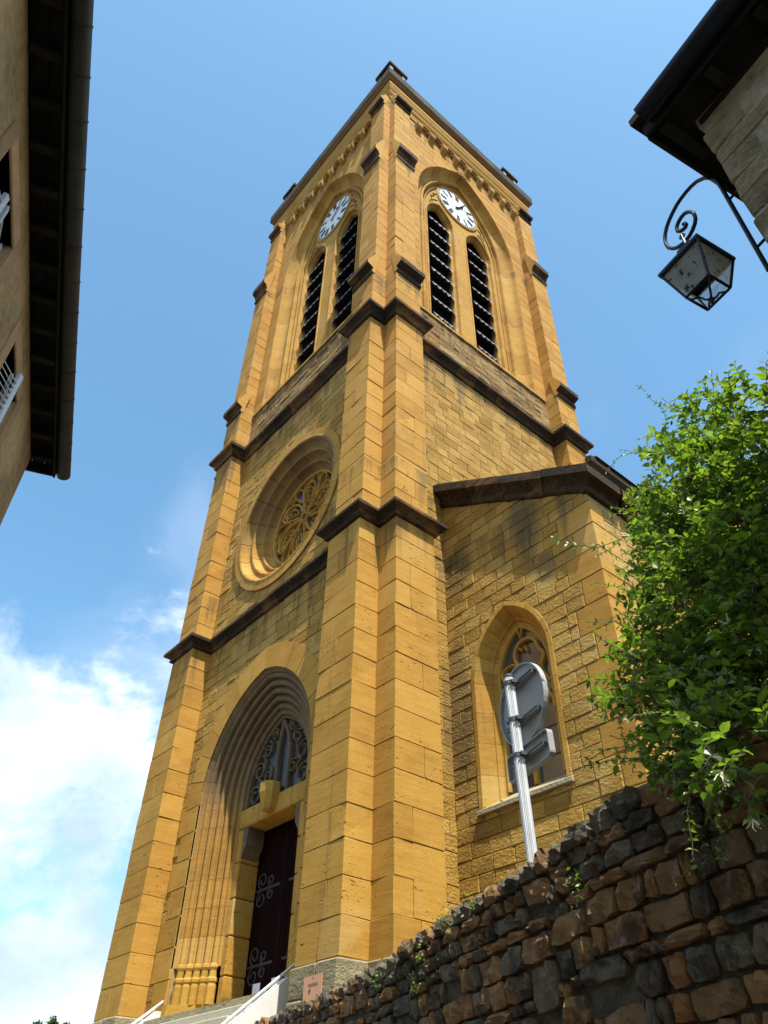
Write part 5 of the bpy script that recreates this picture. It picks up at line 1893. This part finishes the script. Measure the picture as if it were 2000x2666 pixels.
# roof
R4 = [(1, 1), (-1, 1), (-1, -1), (1, -1)]
v = [LL(x * ht * 1.08, y * ht * 1.08, zt_) for x, y in R4] + [LL(x * ht * 1.08, y * ht * 1.08, zt_ + 0.022) for x, y in R4] + [LL(x * 0.05, y * 0.05, zt_ + 0.16) for x, y in R4] + [LL(x * 0.05, y * 0.05, zt_ + 0.22) for x, y in R4] + [LL(0, 0, zt_ + 0.29)]
F = []
for k in range(3): F += [(k * 4 + i, k * 4 + (i + 1) % 4, (k + 1) * 4 + (i + 1) % 4, (k + 1) * 4 + i) for i in range(4)]
F += [(12 + i, 12 + (i + 1) % 4, 16) for i in range(4)] + [(3, 2, 1, 0)]
mb.add(v, F)
mb.build('lantern_cap', 'wrought_iron', lt)
mb = MB()
for x, y in R4:
    tube(mb, [LL(x * ht, y * ht, zt_), LL(x * hb_, y * hb_, zb_)], 0.009, 6)
for i in range(4):
    a, b = R4[i], R4[(i + 1) % 4]
    tube(mb, [LL(a[0] * hb_, a[1] * hb_, zb_), LL(b[0] * hb_, b[1] * hb_, zb_)], 0.009, 6)
    tube(mb, [LL(a[0] * ht, a[1] * ht, zt_ - 0.004), LL(b[0] * ht, b[1] * ht, zt_ - 0.004)], 0.012, 6)
    # wavy straps gathering under the body
    tube(mb, [LL(a[0] * hb_, a[1] * hb_, zb_), LL(a[0] * hb_ * 0.8, a[1] * hb_ * 0.8, zb_ - 0.03), LL(a[0] * hb_ * 0.45, a[1] * hb_ * 0.45, zb_ - 0.025), LL(a[0] * hb_ * 0.25, a[1] * hb_ * 0.25, zb_ - 0.06), LL(0, 0, zb_ - 0.07)], 0.007, 6)
lathe(mb, lc.x, lc.y, [(0.005, zb_ - 0.12), (0.012, zb_ - 0.11), (0.006, zb_ - 0.10), (0.022, zb_ - 0.075), (0.010, zb_ - 0.055)], 8)
mb.build('lantern_frame', 'wrought_iron', lt)
for i in range(4):
    a, b = R4[i], R4[(i + 1) % 4]
    mb = MB()
    k = 0.975
    mb.add([LL(a[0] * ht * k, a[1] * ht * k, zt_ - 0.004), LL(b[0] * ht * k, b[1] * ht * k, zt_ - 0.004), LL(b[0] * hb_ * k, b[1] * hb_ * k, zb_), LL(a[0] * hb_ * k, a[1] * hb_ * k, zb_)], [(0, 1, 2, 3)])
    mb.build('pane', 'lantern_glass', lt)

# ================================================================== HONEYSUCKLE
CL = [(7.38,-2.51,4.31,0.38),(7.13,-2.69,3.98,0.38),(6.85,-2.81,3.70,0.33),(7.23,-2.77,3.42,0.45),(6.95,-2.87,3.22,0.42),(6.74,-2.89,3.26,0.26),(7.16,-3.01,2.68,0.45),(6.90,-3.11,2.54,0.40),(6.72,-3.12,2.62,0.28),(6.56,-3.26,2.26,0.20),(6.69,-3.32,2.07,0.33),(6.91,-3.33,1.97,0.38),(7.10,-3.25,2.08,0.40),(6.74,-2.64,4.32,0.15),(7.06,-2.52,4.59,0.20),(7.33,-4.15,1.30,0.18),(7.17,-4.07,1.42,0.13),(7.02,-3.93,1.52,0.09),(6.82,-3.82,1.50,0.07),(7.51,-2.49,3.75,0.45),(7.37,-2.83,2.70,0.45),(7.23,-3.09,1.93,0.45),(6.77,-2.06,3.94,0.50),(6.50,-2.43,2.75,0.50)]
hs = empty('honeysuckle_bush', (6.9, -3.2, 1.2), 'dense green honeysuckle hanging over the rubble wall with cream flowers', 'bush')
def leaf_pts(base, d, nrm, L, wd):
    side = d.cross(nrm).normalized() * wd
    fold = nrm * 0.25 * wd
    tip = base + d * L - nrm * L * 0.12
    return [base, base + d * L * 0.30 + side * 0.9 + fold, base + d * L * 0.62 + side * 0.75 + fold, tip, base + d * L * 0.62 - side * 0.75 + fold, base + d * L * 0.30 - side * 0.9 + fold, base + d * L * 0.45]
LF = [(0, 1, 6), (1, 2, 6), (2, 3, 6), (3, 4, 6), (4, 5, 6), (5, 0, 6)]
leaves = []
twigs = MB()
flow = MB()
def rvec():
    while True:
        v_ = Vector((R.uniform(-1, 1), R.uniform(-1, 1), R.uniform(-1, 1)))
        if 0.05 < v_.length < 1: return v_.normalized()
def sprig(p0, d, n_, step, L0, keep=True):
    p = Vector(p0)
    pts = [p.copy()]
    d = d.normalized()
    for k in range(n_):
        d = (d + rvec() * 0.28 + Vector((0, 0, -0.05))).normalized()
        p = p + d * step
        pts.append(p.copy())
        nr = (Vector((0, 0, 1)) + rvec() * 0.7).normalized()
        sd = d.cross(nr)
        if sd.length < 0.1: continue
        sd.normalize()
        L = L0 * R.uniform(0.7, 1.2) * (1 - 0.4 * k / n_)
        for s_ in (1, -1):
            dd = (sd * s_ + d * 0.5 + rvec() * 0.3).normalized()
            n2 = (nr + rvec() * 0.45).normalized()
            n2 = (n2 - dd * n2.dot(dd)).normalized()
            leaves.append((leaf_pts(p, dd, n2, L, L * R.uniform(0.24, 0.34)), R.uniform(-1, 1)))
    tube(twigs, pts, 0.0025, 3, cap=False)
    return p, d
CL = [(x, y, z - (0.13 if z > 3.9 else 0), r) for x, y, z, r in CL]
for (x, y, z, r) in CL:
    c0 = Vector((x, y, z))
    cnt = int(540 * r ** 2) + 8
    for _ in range(cnt):
        dr = rvec()
        rad_ = r * (R.uniform(0.35, 1.0) ** 0.6) * R.uniform(0.85, 1.12)
        p0 = c0 + Vector((dr.x * rad_, dr.y * rad_ * 0.9, dr.z * rad_))
        dd = (dr + rvec() * 0.8 + Vector((0, 0, 0.25))).normalized()
        e_, d_ = sprig(p0, dd, R.randint(3, 6), 0.042, 0.078)
        if R.random() < 0.035:
            for q in range(6):
                fd = (d_ + rvec() * 0.8).normalized()
                tube(flow, [e_, e_ + fd * 0.03, e_ + fd * 0.045 + rvec() * 0.012], 0.0022, 3, cap=False)
for (x, y, z, r) in CL:      # stray shoots that break the outline
    for _ in range(5):
        dr = rvec()
        dr = (dr + Vector((-0.6, 0.1, 0.5))).normalized()
        sprig(Vector((x, y, z)) + dr * r * 0.9, dr, R.randint(6, 13), 0.036, 0.038)
SHO = [[(6.529, -2.729, 3.526), (6.356, -2.816, 3.639), (6.156, -2.929, 3.592), (5.998, -3.027, 3.653), (5.87, -3.114, 3.778)],
       [(6.859, -2.586, 4.143), (6.719, -2.643, 4.294), (6.588, -2.701, 4.376), (6.436, -2.775, 4.509)],
       [(6.403, -3.0, 2.007), (6.287, -3.071, 2.001), (6.036, -3.068, 2.009)],
       [(7.165, -2.479, 4.748), (7.211, -2.464, 5.05)], [(7.376, -2.418, 4.696), (7.219, -2.462, 4.852)], [(7.172, -2.476, 4.345), (7.013, -2.529, 4.705), (6.845, -2.591, 4.575)]]
for k, path in enumerate(SHO):
    P = [Vector(p) for p in path]
    sm = []
    for a, b in zip(P[:-1], P[1:]):
        for t_ in range(6): sm.append(a.lerp(b, t_ / 6) + rvec() * 0.004)
    sm.append(P[-1])
    tube(twigs, sm, 0.0045, 4, r1=0.0018)
    if k == 1:
        for q in (-1, -2, -9):
            leaves.append((leaf_pts(sm[q], Vector((-0.3, 0, -1)).normalized(), Vector((1, 0.3, 0)), 0.025, 0.008), -1))
        continue
    for i, p in enumerate(sm[3:]):
        if i % 2: continue
        dr = (P[-1] - P[0]).normalized()
        for s_ in (1, -1):
            sd = dr.cross(Vector((0, 0, 1))).normalized()
            dd = (Vector((0, 0, 1)) * s_ + sd * R.uniform(-0.6, 0.6) + dr * 0.6).normalized()
            n2 = (sd + rvec() * 0.4).normalized()
            n2 = (n2 - dd * n2.dot(dd)).normalized()
            leaves.append((leaf_pts(p, dd, n2, R.uniform(0.03, 0.055), 0.013), R.uniform(0, 1)))
# sort: leaves in front and large in the picture become objects
def lsize(l):
    q = [px(p) for p in l[0]]
    if any(a is None for a in q): return 0
    a = 0
    o_ = [q[i] for i in (0, 1, 2, 3, 4, 5)]
    for i in range(6): a += o_[i][0] * o_[(i + 1) % 6][1] - o_[(i + 1) % 6][0] * o_[i][1]
    u = q[3]
    if not (0 < u[0] < 2000 and 0 < u[1] < 2666): return 0
    return abs(a)
leaves.sort(key=lambda l: -lsize(l))
for pts, tn in leaves[:300]:
    mb = MB()
    mb.add(pts, LF, tn)
    mb.build('leaf', 'honeysuckle_leaf', hs, origin=pts[0])
mb = MB()
for pts, tn in leaves[300:]: mb.add(pts, LF, tn)
mb.build('foliage', 'honeysuckle_leaf', hs, kind='stuff')
twigs.build('twigs', 'bark', hs, kind='stuff')
flow.build('flowers', 'flower_cream', hs, kind='stuff')
mb = MB()
for _ in range(14):
    x, y, z, r = R.choice(CL[3:14])
    pts = [Vector((6.95 + R.uniform(-0.2, 0.3), -3.2 + R.uniform(-0.1, 0.2), 1.2))]
    tgt = Vector((x, y, z)) + rvec() * r * 0.6
    for k in range(1, 7):
        pts.append(pts[0].lerp(tgt, k / 6) + rvec() * 0.05)
    tube(mb, pts, 0.016, 6, r1=0.006)
mb.build('stem', 'bark', hs)
FLW = [(1550, 1490), (1925, 1940), (1860, 1495)]
for (p0, wd) in (((6.62, -3.10, 3.10), 0.05), ((6.80, -3.92, 1.75), 0.06), ((6.98, -3.2, 3.3), 0.04), ((6.50, -3.2, 2.9), 0.045)):
    mb = MB()
    for q in range(9):
        fd = (Vector((-0.5, -0.6, -0.2)) + rvec() * 0.9).normalized()
        b_ = Vector(p0)
        mid = b_ + fd * wd * 0.6
        sd = fd.cross(Vector((0, 0, 1))).normalized() * 0.006
        tip = b_ + fd * wd + Vector((0, 0, -0.015)) + rvec() * 0.01
        mb.add([b_, mid + sd, tip, mid - sd], [(0, 1, 2, 3)], R.uniform(-1, 1))
    mb.build('blossom', 'flower_yellow' if wd > 0.042 else 'flower_cream', hs)

# ================================================================== FAR TREE
dirn = Vector((-0.929, 0.345, 0))
tb = Vector((CAM.x, CAM.y, -1.6)) + dirn.normalized() * 42
tr = empty('distant_tree', (tb.x, tb.y, -1.6), 'small distant treetop showing at the bottom left behind the church steps', 'tree')
mb = MB()
tube(mb, [(tb.x, tb.y, -1.6), (tb.x + 0.1, tb.y, 1.5), (tb.x, tb.y + 0.1, 4.4)], 0.22, 8, r1=0.05)
for k in range(9):
    a = R.uniform(0, 2 * pi)
    z = R.uniform(1.0, 3.6)
    tube(mb, [(tb.x, tb.y, z), (tb.x + cos(a) * 0.9, tb.y + sin(a) * 0.9, z + 0.9)], 0.06, 5, r1=0.02)
mb.build('trunk', 'bark', tr)
mb = MB()
for k in range(16):
    c0 = Vector((tb.x + R.gauss(0, 0.75), tb.y + R.gauss(0, 0.75), R.uniform(2.0, 4.9)))
    if k < 3: c0 = Vector((tb.x + (k - 1) * 0.35, tb.y + (k - 1) * 0.5, 5.35 - 0.2 * abs(k - 1)))
    for _ in range(170):
        q = c0 + rvec() * R.uniform(0.05, 0.45 if k >= 3 else 0.28)
        a_, b_ = rvec() * 0.09, rvec() * 0.05
        mb.add([q - a_, q + b_, q + a_, q - b_], [(0, 1, 2, 3)], R.uniform(-1, 1))
mb.build('crown', 'tree_leaf', tr)
print('blocks', len(blocks), 'stones', len(stones), 'leaves', len(leaves))
